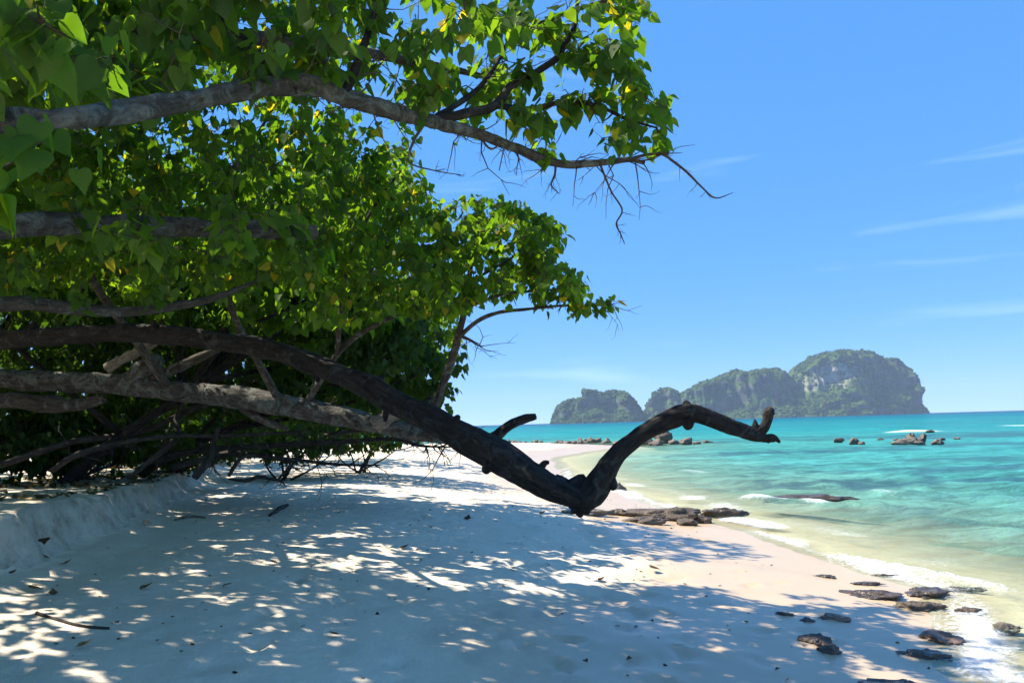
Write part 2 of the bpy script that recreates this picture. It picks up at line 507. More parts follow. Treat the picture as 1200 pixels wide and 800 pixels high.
REEF = [  # (x, y, rx, ry, amount) dark weed and reef patches on the seabed
    (11, 21, 5.0, 1.5, .9), (15, 25.5, 7.0, 1.6, .8), (19, 31, 9, 1.6, .55), (6.9, 15.0, 1.6, .6, .7), (8.2, 13.0, 1.8, .45, .6), (8.4, 10.4, 1.2, .3, .5),
    (14, 41, 8, 2.2, .8), (28, 44, 10, 2.5, .7), (9, 29, 3.0, .9, .55), (40, 62, 22, 7, .8), (24, 70, 9, 3, .6), (60, 70, 18, 5, .6), (12, 17.5, 3, .6, .5), (6.2, 23, 1.7, .6, .5),
    (9.6, 11.2, .9, .22, .5), (6.6, 9.7, .8, .2, .4)]

def ground(X, Y, fine=True):
    """height of sand / seabed, plus wetness and signed distance to the shore"""
    X = np.asarray(X, float); Y = np.asarray(Y, float)
    wob = 0.35 * fbm(X * 0.35, Y * 0.35, 0, 3, 3)
    s = np.where(inside(X, Y, LAND), 1, -1) * seg_dist(X, Y, LAND, True) + wob * sstep(0, 60, np.abs(X) + Y + 20) + 0.10 * fbm(X * 1.5, Y * 1.5, 0, 3, 4)
    land = np.interp(s, [0, 1.2, 2.5, 4.2, 7, 12, 60], [0, 0.10, 0.22, 0.42, 0.66, 0.78, 1.3])
    sea = -np.interp(-s, [0, 1.5, 4, 10, 25, 60, 250, 600, 2000], [0, 0.13, 0.46, 1.1, 1.7, 2.2, 2.9, 6, 14])
    z = np.where(s > 0, land, sea)
    # low far spit
    spit = sstep(40, 50, Y) * sstep(80, 70, Y)
    z = np.where(s > 0, z * (1 - 0.35 * spit), z)
    # eroded bank
    bx = np.interp(Y, BANK[:, 1], BANK[:, 0])
    nb = 0.22 * fbm(X * 0.3, Y * 0.9, 0, 2, 21) + 0.07 * fbm(Y * 2.6, X * 2.2, 0, 4, 22) + 0.03 * vnoise(Y * 6.0, X * 6.0, 0, 25)
    sb = (bx - X) + nb
    top = np.interp(Y, [-14, 8, 14, 21.5, 32, 50], [1.30, 1.26, 1.13, 0.96, 0.92, 0.9]) + 0.03 * fbm(X * 1.2, Y * 1.2, 0, 3, 31) + 0.02 * np.clip(sb, 0, 40)
    face = sstep(-0.02, 0.17, sb) * 0.84 + 0.16 * sstep(-0.6, 0.05, sb)
    z = np.where(s > 0, z + np.clip(top - z, 0, 9) * face, z)
    if fine:
        m = sstep(0.6, 2.2, s)
        z = z + m * (0.016 * fbm(X * 0.8, Y * 0.8, 0, 3, 41) + 0.007 * fbm(X * 2.6, Y * 2.6, 0, 3, 42))
    wet = sstep(0.38, 0.17, z + 0.05 * fbm(X * 0.5, Y * 0.5, 0, 3, 51)) * sstep(-0.10, -0.01, z)
    wet = np.maximum(wet, 0.6 * sstep(-0.01, -0.08, z))
    wet = np.maximum(wet, 0.85 * np.exp(-((X - 0.1) / 1.9) ** 2 - ((Y - 22) / 7.5) ** 2))
    return z, wet, s

# footprints: a few walked lines and scuffs in the dry sand
def dents(X, Y, Z):
    r = np.random.default_rng(5)
    tracks = [((-1.6, 3.5), (-2.2, 24), 1), ((0.4, 3.6), (-0.6, 22), 1), ((1.4, 4.0), (0.6, 20), 1), ((-3.4, 4.8), (1.2, 8.2), .8), ((2.0, 5.2), (-0.5, 13), .8)]
    pts = []
    for (a, b, am) in tracks:
        a, b = np.array(a), np.array(b)
        L_ = np.linalg.norm(b - a); n = int(L_ / 0.62); d = (b - a) / L_; nn = np.array((-d[1], d[0]))
        for i in range(n):
            p = a + d * (i * 0.62 + r.normal(0, .06)) + nn * (0.13 * (-1) ** i + 0.25 * math.sin(i * 0.35) + r.normal(0, .04))
            pts.append((p[0], p[1], math.atan2(d[1], d[0]) + r.normal(0, .2), am * r.uniform(.5, 1.1)))
    for _ in range(170):
        pts.append((r.uniform(-4, 3), r.uniform(3.5, 14), r.uniform(0, 3.1), r.uniform(.3, .8)))
    for x, y, a, am in pts:
        sel = (np.abs(X - x) < 0.45) & (np.abs(Y - y) < 0.45)
        if not sel.any(): continue
        dx, dy = X[sel] - x, Y[sel] - y
        u = dx * math.cos(a) + dy * math.sin(a); v = -dx * math.sin(a) + dy * math.cos(a)
        q = (u / 0.15) ** 2 + (v / 0.065) ** 2
        Z[sel] += am * (-0.034 * np.exp(-q ** 2) + 0.014 * np.exp(-(q - 2.2) ** 2 / 1.2))
    return Z

def axis(lo, hi, c, a, dt):
    t0, t1 = math.asinh((lo - c) / a), math.asinh((hi - c) / a)
    n = int((t1 - t0) / dt)
    return c + a * np.sinh(np.linspace(t0, t1, n))

def grid_faces(nx, ny):
    i = np.arange(ny - 1)[:, None] * nx; j = np.arange(nx - 1)[None]
    return np.stack((i + j, i + j + 1, i + nx + j + 1, i + nx + j), -1).reshape(-1, 4)

gx = axis(-70, 90, -0.5, 5.0, 0.014)
gy = axis(-14, 130, 6.5, 5.0, 0.014)
GX, GY = np.meshgrid(gx, gy)
GZ, GW, GS = ground(GX, GY)
GZ = dents(GX, GY, GZ)
sand_me = new_mesh('beach_sand', np.stack((GX, GY, GZ), -1).reshape(-1, 3), grid_faces(len(gx), len(gy)), True, {'wet': GW.ravel()})
beach = link('beach_sand', sand_me, M_SAND, kind='structure')

def gz(x, y):
    return float(ground(np.array([x]), np.array([y]), True)[0][0])

def on_sand(px, py, it=12):
    z = 0.4
    for _ in range(it):
        p = on_z(px, py, z)
        z = 0.5 * z + 0.5 * gz(p[0], p[1])
    p = on_z(px, py, z)
    return p

# seabed and shelf beyond the beach sheet
hx = axis(-6500, 6500, 5, 40, 0.12); hy = axis(-400, 6500, 30, 40, 0.12)
HX, HY = np.meshgrid(hx, hy)
HZ = ground(HX, HY, False)[0] - 0.35
HZ = np.where((HX > -75) & (HX < 95) & (HY > -20) & (HY < 135), HZ - 0.5, HZ)
link('seabed', new_mesh('seabed', np.stack((HX, HY, HZ), -1).reshape(-1, 3), grid_faces(len(hx), len(hy)), True, {'wet': np.zeros(HX.size)}), M_SAND, kind='structure')

# ------------------------------------------------------------------ sea
sx = axis(-6000, 6000, 6.0, 3.0, 0.038); sy = axis(-30, 6000, 10.0, 3.0, 0.038)
SX, SY = np.meshgrid(sx, sy)
SZ, _, SS = ground(SX, SY, False)
depth = np.clip(-SZ, 0, 30)
off = np.clip(-SS, 0, None)
R0 = np.hypot(SX - 6, SY - 10)
damp = 1 / (1 + (R0 / 30) ** 2)
wz = 0.035 * np.sin(SY * 1.9 + SX * 1.3 + 2 * vnoise(SX * .3, SY * .3, 0, 61)) + 0.05 * fbm(SX * 0.55, SY * 1.0, 0, 3, 62) + 0.02 * fbm(SX * 2.1, SY * 3.0, 0, 2, 63)
wz = 2.0 * wz * damp * sstep(0.0, 3.0, off)
foam = np.zeros_like(SX)
# breaking wavelets: polylines given in photo pixels on the water
BREAK = [([(982, 656), (1030, 664), (1080, 674), (1135, 686), (1175, 694)], 0.085, 0.15, .25), ([(860, 610), (885, 614), (905, 618)], 0.05, .25, .42),
         ([(880, 590), (905, 587), (935, 588), (960, 592)], 0.07, .25, .36), ([(1000, 578), (1040, 582)], 0.05, .2, .2),
         ([(1055, 507), (1095, 506)], 0.25, 1.2, .45), ([(1190, 499), (1215, 499)], 0.25, 1.2, .45), ([(800, 553), (830, 556)], .06, .3, .2)]
for pl, hgt, wid, am in BREAK:
    q = np.array([on_z(a, b, 0.0)[:2] for a, b in pl])
    q = spline(q, 6)
    d = seg_dist(SX, SY, q)
    wz += hgt * np.exp(-(d / wid) ** 2)
    foam = np.maximum(foam, am * np.exp(-(d / (wid * 1.25)) ** 2))
edge = np.exp(-((off - 0.18) / 0.22) ** 2) * (0.24 + 0.22 * vnoise(SX * 1.1, SY * 1.1, 0, 71))
edge += np.exp(-((off - 1.3) / 0.5) ** 2) * (0.10 + 0.18 * vnoise(SX * 0.9, SY * 0.9, 0, 72))
foam = np.maximum(foam, edge * sstep(45, 25, SY))
foam = np.maximum(foam, 0.15 * np.exp(-((SX - 5.4) / 1.4) ** 2 - ((SY - 5.6) / 1.6) ** 2))
reef = 0.35 * sstep(0.15, 0.6, fbm(SX * 0.05, SY * 0.16, 0, 4, 81)) * sstep(6, 20, off) * sstep(600, 200, off)
for x, y, rx, ry, am in REEF:
    q = ((SX - x) / rx) ** 2 + ((SY - y) / ry) ** 2 + 0.9 * fbm(SX * 1.6 / ry ** .5, SY * 2.2 / ry ** .5, 0, 4, 82)
    reef = np.maximum(reef, am * sstep(1.3, 0.1, q))
wz += np.where(SS > -0.3, 0.012, 0.012)
sea = link('sea', new_mesh('sea', np.stack((SX, SY, wz), -1).reshape(-1, 3), grid_faces(len(sx), len(sy)), True,
                     {'depth': np.maximum(depth, 0.02).ravel(), 'reef': reef.ravel(), 'foam': foam.ravel()}), M_SEA, kind='structure')

# ------------------------------------------------------------------ leaves
def leaf_proto(bend, fold, nu=6):
    """heart leaf, base at origin, tip at +x, upper side +z"""
    xs = np.array([0.0, -0.10, -0.02, 0.16, 0.40, 0.68, 1.0])
    ys = np.array([0.0, 0.20, 0.36, 0.44, 0.38, 0.20, 0.0])
    mx = np.array([0.0, 0.12, 0.40, 0.68])
    def lift(x, y):
        return -bend * x * x + fold * abs(y) + 0.03 * math.sin(9 * x + 4 * y)
    V = [(x, 0, lift(x, 0)) for x in mx] + [(1, 0, lift(1, 0))]
    up = [(xs[k], ys[k], lift(xs[k], ys[k])) for k in range(1, 6)]
    dn = [(x, -y, z) for x, y, z in up]
    V += up + dn                      # 0-3 rib, 4 tip, 5-9 upper, 10-14 lower
    T = []
    for o, fl in ((5, False), (10, True)):
        t = [(0, o + 1, o), (0, 1, o + 1), (1, o + 2, o + 1), (1, 2, o + 2), (2, o + 3, o + 2), (2, 3, o + 3), (3, o + 4, o + 3), (3, 4, o + 4)]
        T += [(a, c, b) if fl else (a, b, c) for a, b, c in t]
    return np.array(V, float), np.array(T)
PROTO = [leaf_proto(b, f) for b, f in ((0.10, 0.12), (0.25, 0.2), (-0.05, 0.28), (0.35, 0.05))]

_lv = np.array([(0, 0, 0), (0.10, .42, .06), (.52, .34, .03), (1, 0, -.15), (.52, -.34, .03), (.10, -.42, .06), (.42, 0, -.03)], float)
LOWP = [(_lv * [1, 1, k], np.array([(6, 1, 0), (6, 2, 1), (6, 3, 2), (6, 4, 3), (6, 5, 4), (6, 0, 5)])) for k in (1.0, 2.2)]

def frames(tip, nrm):
    tip = tip / np.linalg.norm(tip, axis=1)[:, None]
    nrm = nrm - tip * np.sum(tip * nrm, 1)[:, None]
    nrm /= np.linalg.norm(nrm, axis=1)[:, None] + 1e-9
    side = np.cross(nrm, tip)
    return np.stack((tip, side, nrm), -1)       # columns

def leaf_mesh(name, pos, fr, size, tint, org, PROTO=PROTO):
    Vs, Ts, As, n = [], [], [], 0
    which = np.arange(len(pos)) % len(PROTO)
    for k, (pv, pt) in enumerate(PROTO):
        s = which == k
        if not s.any(): continue
        V = np.einsum('nij,mj->nmi', fr[s], pv) * size[s][:, None, None] + pos[s][:, None]
        c = int(s.sum())
        Ts.append((pt[None] + (np.arange(c) * len(pv))[:, None, None]).reshape(-1, 3) + n)
        Vs.append(V.reshape(-1, 3)); As.append(np.repeat(tint[s], len(pv)))
        n += c * len(pv)
    return new_mesh(name, np.vstack(Vs) - np.asarray(org), np.vstack(Ts), True, {'tint': np.concatenate(As)})

def droop_frames(n, r, droop=(0.3, 1.3)):
    a = r.uniform(0, 2 * np.pi, n)
    tip = np.stack((np.cos(a), np.sin(a), -r.uniform(*droop, n)), 1)
    nrm = np.stack((np.cos(a) * 0.4, np.sin(a) * 0.4, np.ones(n)), 1) + r.normal(0, 0.35, (n, 3))
    return frames(tip, nrm)

LEAF_VARIANTS = {}
def leaf_variant(k, tq, mtl):
    key = (k, tq, mtl.name)
    if key not in LEAF_VARIANTS:
        pv, pt = PROTO[k]
        me = new_mesh('leaf', pv, pt, True, {'tint': np.full(len(pv), tq)})
        me.materials.append(mtl)
        LEAF_VARIANTS[key] = me
    return LEAF_VARIANTS[key]

def plant_leaves(root, pos, fr, size, tint, mtl, singles=300, proto=PROTO):
    """the leaves that show largest in the frame become parts of their own, the rest one crown"""
    org = np.array(root.location)
    x, y, z = to_px(pos)
    vis = (x > -5) & (x < 1205) & (y > -5) & (y < 805) & (z > 0.3)
    score = np.where(vis, size / np.maximum(z, .3), 0)
    idx = np.argsort(-score)[:singles] if singles else np.array([], int)
    idx = idx[score[idx] > 0] if singles else idx
    keep = np.ones(len(pos), bool); keep[idx] = False
    for i in idx:
        me = leaf_variant(int(i) % 4, round(float(tint[i]) * 24) / 24, mtl)
        o = bpy.data.objects.new('leaf', me)
        COL.objects.link(o)
        o.parent = root
        m3 = Matrix([[float(fr[i][a][b]) for b in range(3)] for a in range(3)]).to_4x4()
        o.matrix_local = Matrix.Translation(Vector(pos[i] - org)) @ m3 @ Matrix.Scale(float(size[i]), 4)
    link('crown', leaf_mesh('crown', pos[keep], fr[keep], size[keep], tint[keep], org, proto), mtl, root, kind='stuff')

def sample_poly(poly, yr, n, r):
    poly = np.array(poly, float)
    lo, hi = poly.min(0), poly.max(0)
    out = []
    while len(out) < n:
        p = r.uniform(lo, hi, (n * 2, 2))
        p = p[inside(p[:, 0], p[:, 1], poly)]
        out.extend(p[: n - len(out)])
    return np.array([at(a, b, r.uniform(*yr)) for a, b in out])

def sample_ell(c, rad, n, r, shell=0.0):
    d = r.normal(0, 1, (n, 3)); d /= np.linalg.norm(d, axis=1)[:, None]
    q = r.uniform(shell ** 3, 1, n) ** (1 / 3)
    return np.array(c) + d * q[:, None] * np.array(rad)

def grow(limb_pts, targets, r, acc, leaf_n=(7, 12), size=(0.085, 0.13), r_end=0.0022, spread=0.10, droop=(0.3, 1.3), sides=4, stalks=True):
    """twigs from limbs to every target, each ending in a spray of leaves"""
    nodes = [np.asarray(p) for p in limb_pts]
    N_ = np.array(nodes); cnt = len(N_)
    buf = np.zeros((cnt + len(targets) * 4 + 10, 3)); buf[:cnt] = N_
    d0 = np.array([np.min(np.sum((N_ - t) ** 2, 1)) for t in targets])
    pos, tipd = [], []
    for t in targets[np.argsort(d0)]:
        i = int(np.argmin(np.sum((buf[:cnt] - t) ** 2, 1)))
        p = buf[i]
        L_ = np.linalg.norm(t - p)
        if L_ < 0.02: continue
        mid = 0.5 * (p + t) + r.normal(0, 0.10, 3) * L_ + np.array((0, 0, 0.08 * L_))
        ts = np.array([0, .25, .5, .75, 1.0])[:, None]
        C = (1 - ts) ** 2 * p + 2 * ts * (1 - ts) * mid + ts ** 2 * t
        C[1:-1] += r.normal(0, 0.03, (3, 3)) * L_
        rs = min(0.012, 0.003 + 0.0050 * L_)
        acc.tube(C, np.linspace(rs, r_end, 5), sides)
        buf[cnt:cnt + 4] = C[1:]; cnt += 4
        k = int(r.integers(*leaf_n))
        u = r.uniform(max(0.0, 1 - 0.45 / max(L_, .2)), 1.02, k)[:, None]
        base = (1 - u) ** 2 * p + 2 * u * (1 - u) * mid + u ** 2 * t
        off_ = r.normal(0, 1, (k, 3)); off_[:, 2] -= 0.5
        off_ *= (spread * r.uniform(0.3, 1.2, k) / np.linalg.norm(off_, axis=1))[:, None]
        pos.append(base + off_); tipd.append(off_)
    pos = np.vstack(pos); tipd = np.vstack(tipd)
    n = len(pos)
    # leaf stalks: thin three-sided prisms
    if stalks:
     w3 = np.array([(1, 0, 0), (-.5, .87, 0), (-.5, -.87, 0)]) * 0.0014
     e1 = np.cross(tipd, [0.3, 0.2, 1.0]); e1 /= np.linalg.norm(e1, axis=1)[:, None] + 1e-9
     e2 = np.cross(tipd, e1); e2 /= np.linalg.norm(e2, axis=1)[:, None] + 1e-9
     ring = w3[None, :, 0:1] * e1[:, None] + w3[None, :, 1:2] * e2[:, None]
     SV = np.concatenate(((pos - tipd)[:, None] + ring, pos[:, None] + ring * .7), 1).reshape(-1, 3)
     q0 = np.array([(0, 1, 4, 3), (1, 2, 5, 4), (2, 0, 3, 5)])
     SQ = (q0[None] + (np.arange(n) * 6)[:, None, None]).reshape(-1, 4)
     acc.add(SV, SQ, np.zeros((0, 3), int), SV * 0.2)
    h = tipd * [1, 1, 0]; h /= np.linalg.norm(h, axis=1)[:, None] + 1e-6
    tip = h * r.uniform(0.25, 1.0, n)[:, None] + np.stack((r.normal(0, .3, n), r.normal(0, .3, n), -r.uniform(*droop, n)), 1)
    nrm = h * 0.5 + np.array((-0.25, 0.05, 0.9)) + r.normal(0, 0.38, (n, 3))
    return pos, frames(tip, nrm), r.uniform(*size, n), r.beta(2, 2.2, n) * 0.88

def limb(root, name, path, mtl, sides=14, rough=0.12, seed=1, n_per=8, freq=6.0, label=None):
    """path rows: x, y, z, radius (world)"""
    S = spline(path, n_per)
    V, Q, T, B = tube(S[:, :3], np.maximum(S[:, 3], .001), sides, rough, seed, True, freq)
    o = link(name, new_mesh(name, V - np.array(root.location), [Q, T], True, {'bark': B}), mtl, root)
    if label: o['label'] = label
    return S

def pxpath(rows):
    """rows: px, py, Y, half thickness in photo pixels -> world path with radius"""
    return np.array([np.append(at(a, b, Y), h * Y / FPX) for a, b, Y, h in rows])

def twiglets(acc, path, n, L_, r, r0=0.006, down=0.2, depth=2):
    """bare side twigs forking off a path"""
    path = np.asarray(path)
    for _ in range(n):
        i = int(r.integers(max(1, len(path) // 5), len(path) - 1))
        p = path[i][:3]
        d = r.normal(0, 1, 3); d[2] = d[2] * 0.6 - down
        ax = path[min(i + 1, len(path) - 1)][:3] - path[i - 1][:3]
        d = d / np.linalg.norm(d) + 0.6 * ax / (np.linalg.norm(ax) + 1e-6)
        d /= np.linalg.norm(d)
        l = L_ * r.uniform(0.4, 1.0)
        C = [p]
        for k in range(4):
            d = d + r.normal(0, 0.28, 3); d /= np.linalg.norm(d)
            C.append(C[-1] + d * l / 4)
        C = np.array(C)
        acc.tube(C, np.linspace(r0, r0 * 0.25, 5), 4)
        if depth > 1:
            twiglets(acc, C, int(r.integers(1, 4)), l * 0.55, r, r0 * 0.55, down, depth - 1)

# ------------------------------------------------------------------ overhanging tree close to the path
r1 = np.random.default_rng(21)
tb = np.array((-5.6, 2.5, gz(-5.6, 2.5)))
t_over = thing('overhanging_tree', tb, 'broad heart-leaved tree whose long lichened limb reaches out overhead into open sky', 'tree')
trunk_top = np.array((-4.5, 2.6, 2.55))
limb(t_over, 'trunk', [(*(tb - (0, 0, .15)), .24), (-5.3, 2.5, 1.75, .19), (*trunk_top, .15), (-3.9, 2.7, 3.3, .11), (-3.3, 3.0, 4.2, .08), (-2.9, 3.6, 5.0, .05)], M_BARK_MID, 18, .14, 2)
up = pxpath([(60, 140, 2.6, 13), (130, 133, 2.8, 13), (200, 122, 3.0, 12), (270, 109, 3.2, 11.5), (330, 100, 3.4, 11), (365, 101, 3.5, 11), (400, 112, 3.6, 10.5), (450, 128, 3.8, 9.5), (500, 141, 4.0, 8.5), (560, 157, 4.2, 6.5), (600, 172, 4.35, 5.5), (650, 191, 4.5, 4.6), (700, 191, 4.6, 4), (735, 187, 4.65, 3.4), (755, 191, 4.7, 2)])
up = np.vstack(([(*trunk_top, .08), (-3.2, 2.2, 2.95, .055), (-2.2, 2.3, 2.98, .045)], up))
S_up = limb(t_over, 'limb', up, M_BARK_LICHEN, 16, .26, 3, 10, 18)
midp = pxpath([(0, 266, 3.8, 13), (100, 264, 4.2, 12), (200, 266, 4.5, 11), (300, 269, 4.8, 10), (345, 271, 4.95, 9.5), (371, 273, 5.0, 8)])
midp = np.vstack(([(*(trunk_top - (.25, 0, .2)), .09), (-3.5, 3.2, 2.75, .07)], midp))
S_mid = limb(t_over, 'limb', midp, M_BARK_LICHEN, 16, .26, 4, 10, 16)
low = pxpath([(0, 357, 4.7, 9), (70, 360, 5.0, 8), (150, 365, 5.4, 6), (240, 352, 5.8, 4), (300, 330, 6.1, 2)])
low = np.vstack(([(-5.2, 3.0, 2.0, .08), (-4.0, 4.0, 2.55, .06)], low))
S_low = limb(t_over, 'limb', low, M_BARK_MID, 10, .14, 5, 8, 12)
sub = [[(403, 112, 3.6, 6), (415, 85, 3.62, 5.5), (425, 58, 3.65, 5), (436, 25, 3.7, 4), (450, -30, 3.8, 3)],
       [(505, 142, 4.03, 6), (545, 133, 4.1, 6), (580, 124, 4.2, 5.5), (600, 100, 4.25, 4.5), (630, 84, 4.3, 4.2), (652, 68, 4.35, 4), (664, 48, 4.38, 3.5), (673, 30, 4.4, 3.2), (678, -12, 4.42, 2.5)],
       [(580, 124, 4.2, 4), (620, 128, 4.25, 3.5), (660, 120, 4.35, 3), (700, 124, 4.45, 2.4), (735, 140, 4.5, 1.8), (770, 150, 4.55, 1)],
       [(330, 100, 3.4, 5), (300, 60, 3.5, 4.5), (260, 20, 3.6, 4), (220, -40, 3.7, 3)],
       [(600, 40, 4.3, 2), (650, 20, 4.3, 2), (700, 4, 4.3, 2.6), (720, 1, 4.35, 3)],
       [(505, 142, 4.03, 4), (560, 104, 4.3, 3), (590, 60, 4.5, 2.5), (610, 10, 4.6, 2)]]
S_sub = [limb(t_over, 'branch', pxpath(s), M_BARK_DARK, 8, .15, 10 + k, 6, 16) for k, s in enumerate(sub)]
off1 = limb(t_over, 'limb', [(*trunk_top, .09), (-4.6, 3.6, 3.4, .07), (-4.4, 4.8, 4.0, .05), (-3.8, 6.0, 4.4, .03)], M_BARK_MID, 10, .12, 6)
off2 = limb(t_over, 'limb', [(-3.9, 2.7, 3.3, .08), (-2.8, 3.4, 3.9, .06), (-1.6, 4.4, 4.4, .045), (-0.6, 5.4, 4.7, .03), (0.1, 6.0, 4.8, .015)], M_BARK_MID, 10, .12, 7)
acc = Acc()
nod = np.vstack([S_up[10:, :3], S_low[:, :3], off1[:, :3], off2[:, :3], S_mid[20:-12, :3]] + [s[:, :3] for s in S_sub])
tg = np.vstack((
    sample_poly([(560, 5), (735, -5), (757, 40), (750, 80), (775, 100), (803, 130), (795, 172), (760, 178), (715, 172), (640, 165), (600, 150), (555, 120)], (4.0, 4.9), 56, r1),
    sample_poly([(400, 0), (565, 0), (565, 120), (480, 112), (410, 80)], (3.4, 4.7), 17, r1),
    sample_poly([(-150, -90), (415, -70), (400, 85), (330, 85), (180, 105), (-150, 120)], (2.9, 5.0), 250, r1),
    sample_poly([(-150, 130), (180, 150), (330, 130), (400, 150), (380, 330), (-150, 350)], (4.8, 7.0), 240, r1),
    sample_poly([(-60, -20), (140, -20), (140, 110), (100, 180), (60, 230), (-60, 230)], (1.7, 2.3), 18, r1),
    sample_poly([(60, 225), (370, 235), (360, 300), (60, 300)], (3.7, 4.6), 22, r1),
    sample_ell((-4.6, 4.2, 4.0), (2.2, 3.4, 0.9), 330, r1),
    sample_ell((-1.6, 4.6, 4.6), (2.6, 2.0, 0.6), 150, r1),
    sample_ell((-3.2, 1.0, 4.2), (2.4, 2.2, 0.7), 100, r1)))
pos, fr, size, tint = grow(nod, tg, r1, acc, (8, 14), (0.055, 0.122))
tint[r1.random(len(tint)) < 0.035] = 0.98
# bare hanging twig ends
for rows in ([(703, 192, 4.6, 1.6), (710, 210, 4.6, 1.4), (717, 226, 4.6, 1.3), (729, 246, 4.6, 1.1), (722, 262, 4.6, .9), (727, 274, 4.6, .8), (732, 286, 4.6, .5)],
             [(735, 187, 4.65, 2.2), (771, 180, 4.65, 2), (790, 190, 4.65, 1.7), (806, 203, 4.65, 1.5), (824, 221, 4.65, 1.2), (839, 232, 4.65, .9), (859, 226, 4.65, .4)],
             [(651, 194, 4.5, 1.6), (650, 206, 4.5, 1.3), (646, 217, 4.5, 1), (655, 227, 4.5, .6)],
             [(560, 157, 4.2, 1.8), (575, 175, 4.2, 1.3), (590, 168, 4.2, 1), (585, 200, 4.2, .6)], [(500, 141, 4.0, 2), (485, 165, 4.0, 1.6), (480, 190, 4.0, 1.2), (510, 200, 4.0, .8), (540, 205, 4.0, .5)]):
    P = spline(pxpath(rows), 5)
    acc.tube(P[:, :3], P[:, 3], 5, .2, 3, 20)
    twiglets(acc, P, 7, 0.16, r1, 0.0024, 0.25, 2)
twiglets(acc, S_up[30:], 46, 0.45, r1, 0.005, 0.1, 2)
for q_ in S_sub:
    twiglets(acc, q_, 9, 0.4, r1, 0.004, 0.0, 2)
link('twigs', acc.mesh('twigs', tb), M_TWIG, t_over, kind='stuff')
plant_leaves(t_over, pos, fr, size, tint, M_LEAF, 300)

# ------------------------------------------------------------------ dark leaning trunk with the bent end
tb = np.array((-9.6, 9.8, gz(-9.6, 9.8)))
t_lean = thing('leaning_trunk', tb, 'long black-brown trunk leaning out over the sand, bent up at its broken end', 'tree trunk')
main = pxpath([(-40, 407, 9.0, 14), (0, 400, 8.8, 14), (80, 392, 8.5, 14), (180, 391, 8.2, 15), (260, 400, 7.9, 15.5), (340, 417, 7.6, 16.5), (420, 448, 7.2, 18), (460, 469, 7.0, 19), (500, 490, 6.8, 21), (560, 521, 6.5, 24), (620, 556, 6.2, 23.5), (650, 573, 6.08, 22), (672, 582, 6.0, 19), (688, 589, 5.97, 13), (694, 592, 5.96, 7)])
main = np.vstack(([(*(tb - (0, 0, .15)), .22), (-9.2, 9.7, 2.0, .18), (-8.3, 9.4, 2.7, .155)], main))
main[3:, 3] *= 0.72
S_main = limb(t_lean, 'trunk', main, M_BARK_DARK, 28, .20, 31, 14, 5)
limb(t_lean, 'limb', pxpath([(676, 593, 5.98, 9), (684, 588, 5.98, 17), (697, 575, 5.97, 18), (709, 554, 5.96, 16.5), (723, 533, 5.95, 15.5), (750, 510, 5.94, 13.5), (780, 493, 5.92, 14), (800, 484, 5.9, 14), (812, 483, 5.9, 13), (832, 489, 5.88, 11.5), (856, 499, 5.86, 12), (880, 508, 5.85, 10.5), (895, 513, 5.84, 7), (908, 516, 5.83, 3)]) * np.array((1, 1, 1, .72)), M_BARK_DARK, 24, .28, 32, 6, 7)
limb(t_lean, 'broken_fork', pxpath([(880, 509, 5.85, 6), (892, 504, 5.85, 6.5), (899, 494, 5.85, 5.5), (902, 482, 5.85, 6), (905, 478, 5.85, 3)]), M_BARK_DARK, 14, .2, 33, 6, 16)
for rows in ([(884, 508, 5.85, 5), (885, 499, 5.85, 4), (884, 491, 5.85, 1)], [(803, 484, 5.9, 7), (805, 475, 5.9, 6), (803, 470, 5.9, 3)], [(806, 490, 5.9, 9), (807, 498, 5.9, 8), (809, 502, 5.9, 4)], [(714, 560, 5.96, 6), (718, 569, 5.96, 5), (717, 574, 5.96, 2)], [(898, 514, 5.84, 5), (906, 512, 5.84, 3.5), (914, 518, 5.84, 1.5)], [(685, 590, 5.96, 9), (687, 598, 5.96, 6), (690, 602, 5.96, 2)], [(672, 588, 5.99, 8), (673, 596, 5.99, 5), (671, 601, 5.99, 2)]):
    limb(t_lean, 'knot', pxpath(rows), M_BARK_DARK, 9, .25, 35 + rows[0][0], 4, 20)

rk_ = np.random.default_rng(8)
for i in range(30, len(S_main) - 12, 11):
    c = S_main[i]; ax = S_main[i + 1, :3] - S_main[i - 1, :3]; ax /= np.linalg.norm(ax)
    d = rk_.normal(0, 1, 3); d -= ax * (d @ ax); d /= np.linalg.norm(d)
    l = rk_.uniform(.03, .12); w = rk_.uniform(.02, .05)
    limb(t_lean, 'knot', [(*(c[:3] + d * c[3] * .7), w * 1.5), (*(c[:3] + d * (c[3] + l * .5) + ax * .02), w), (*(c[:3] + d * (c[3] + l) + ax * .05), w * .5)], M_BARK_DARK, 8, .3, 600 + i, 4, 20)

# ------------------------------------------------------------------ lichened tree and its sunlit crown
r2 = np.random.default_rng(31)
tb = np.array((-9.3, 11.2, gz(-9.3, 11.2)))
t_lich = thing('lichened_tree', tb, 'low sprawling tree with pale lichen blotched trunk under sunlit yellow-green crown', 'tree')
lp = pxpath([(-40, 441, 9.8, 13), (0, 443, 9.7, 13), (60, 447, 9.6, 13.5), (130, 449, 9.4, 13.5), (175, 453, 9.3, 14), (215, 459, 9.2, 13), (250, 462, 9.1, 14), (287, 467, 9.0, 14), (325, 473, 8.9, 13.5), (362, 480, 8.8, 13), (400, 487, 8.65, 13), (430, 495, 8.5, 12), (462, 502, 8.4, 11), (500, 509, 8.25, 10), (540, 514, 8.1, 9), (575, 518, 8.0, 7.5)])
lp = np.vstack(([(*(tb - (0, 0, .15)), .2), (-8.9, 10.8, 1.9, .17), (-8.1, 10.3, 2.45, .15)], lp))
lp[3:, 3] *= 0.85
S_l = limb(t_lich, 'trunk', lp, M_BARK_LICHEN, 22, .17, 41, 12, 9)
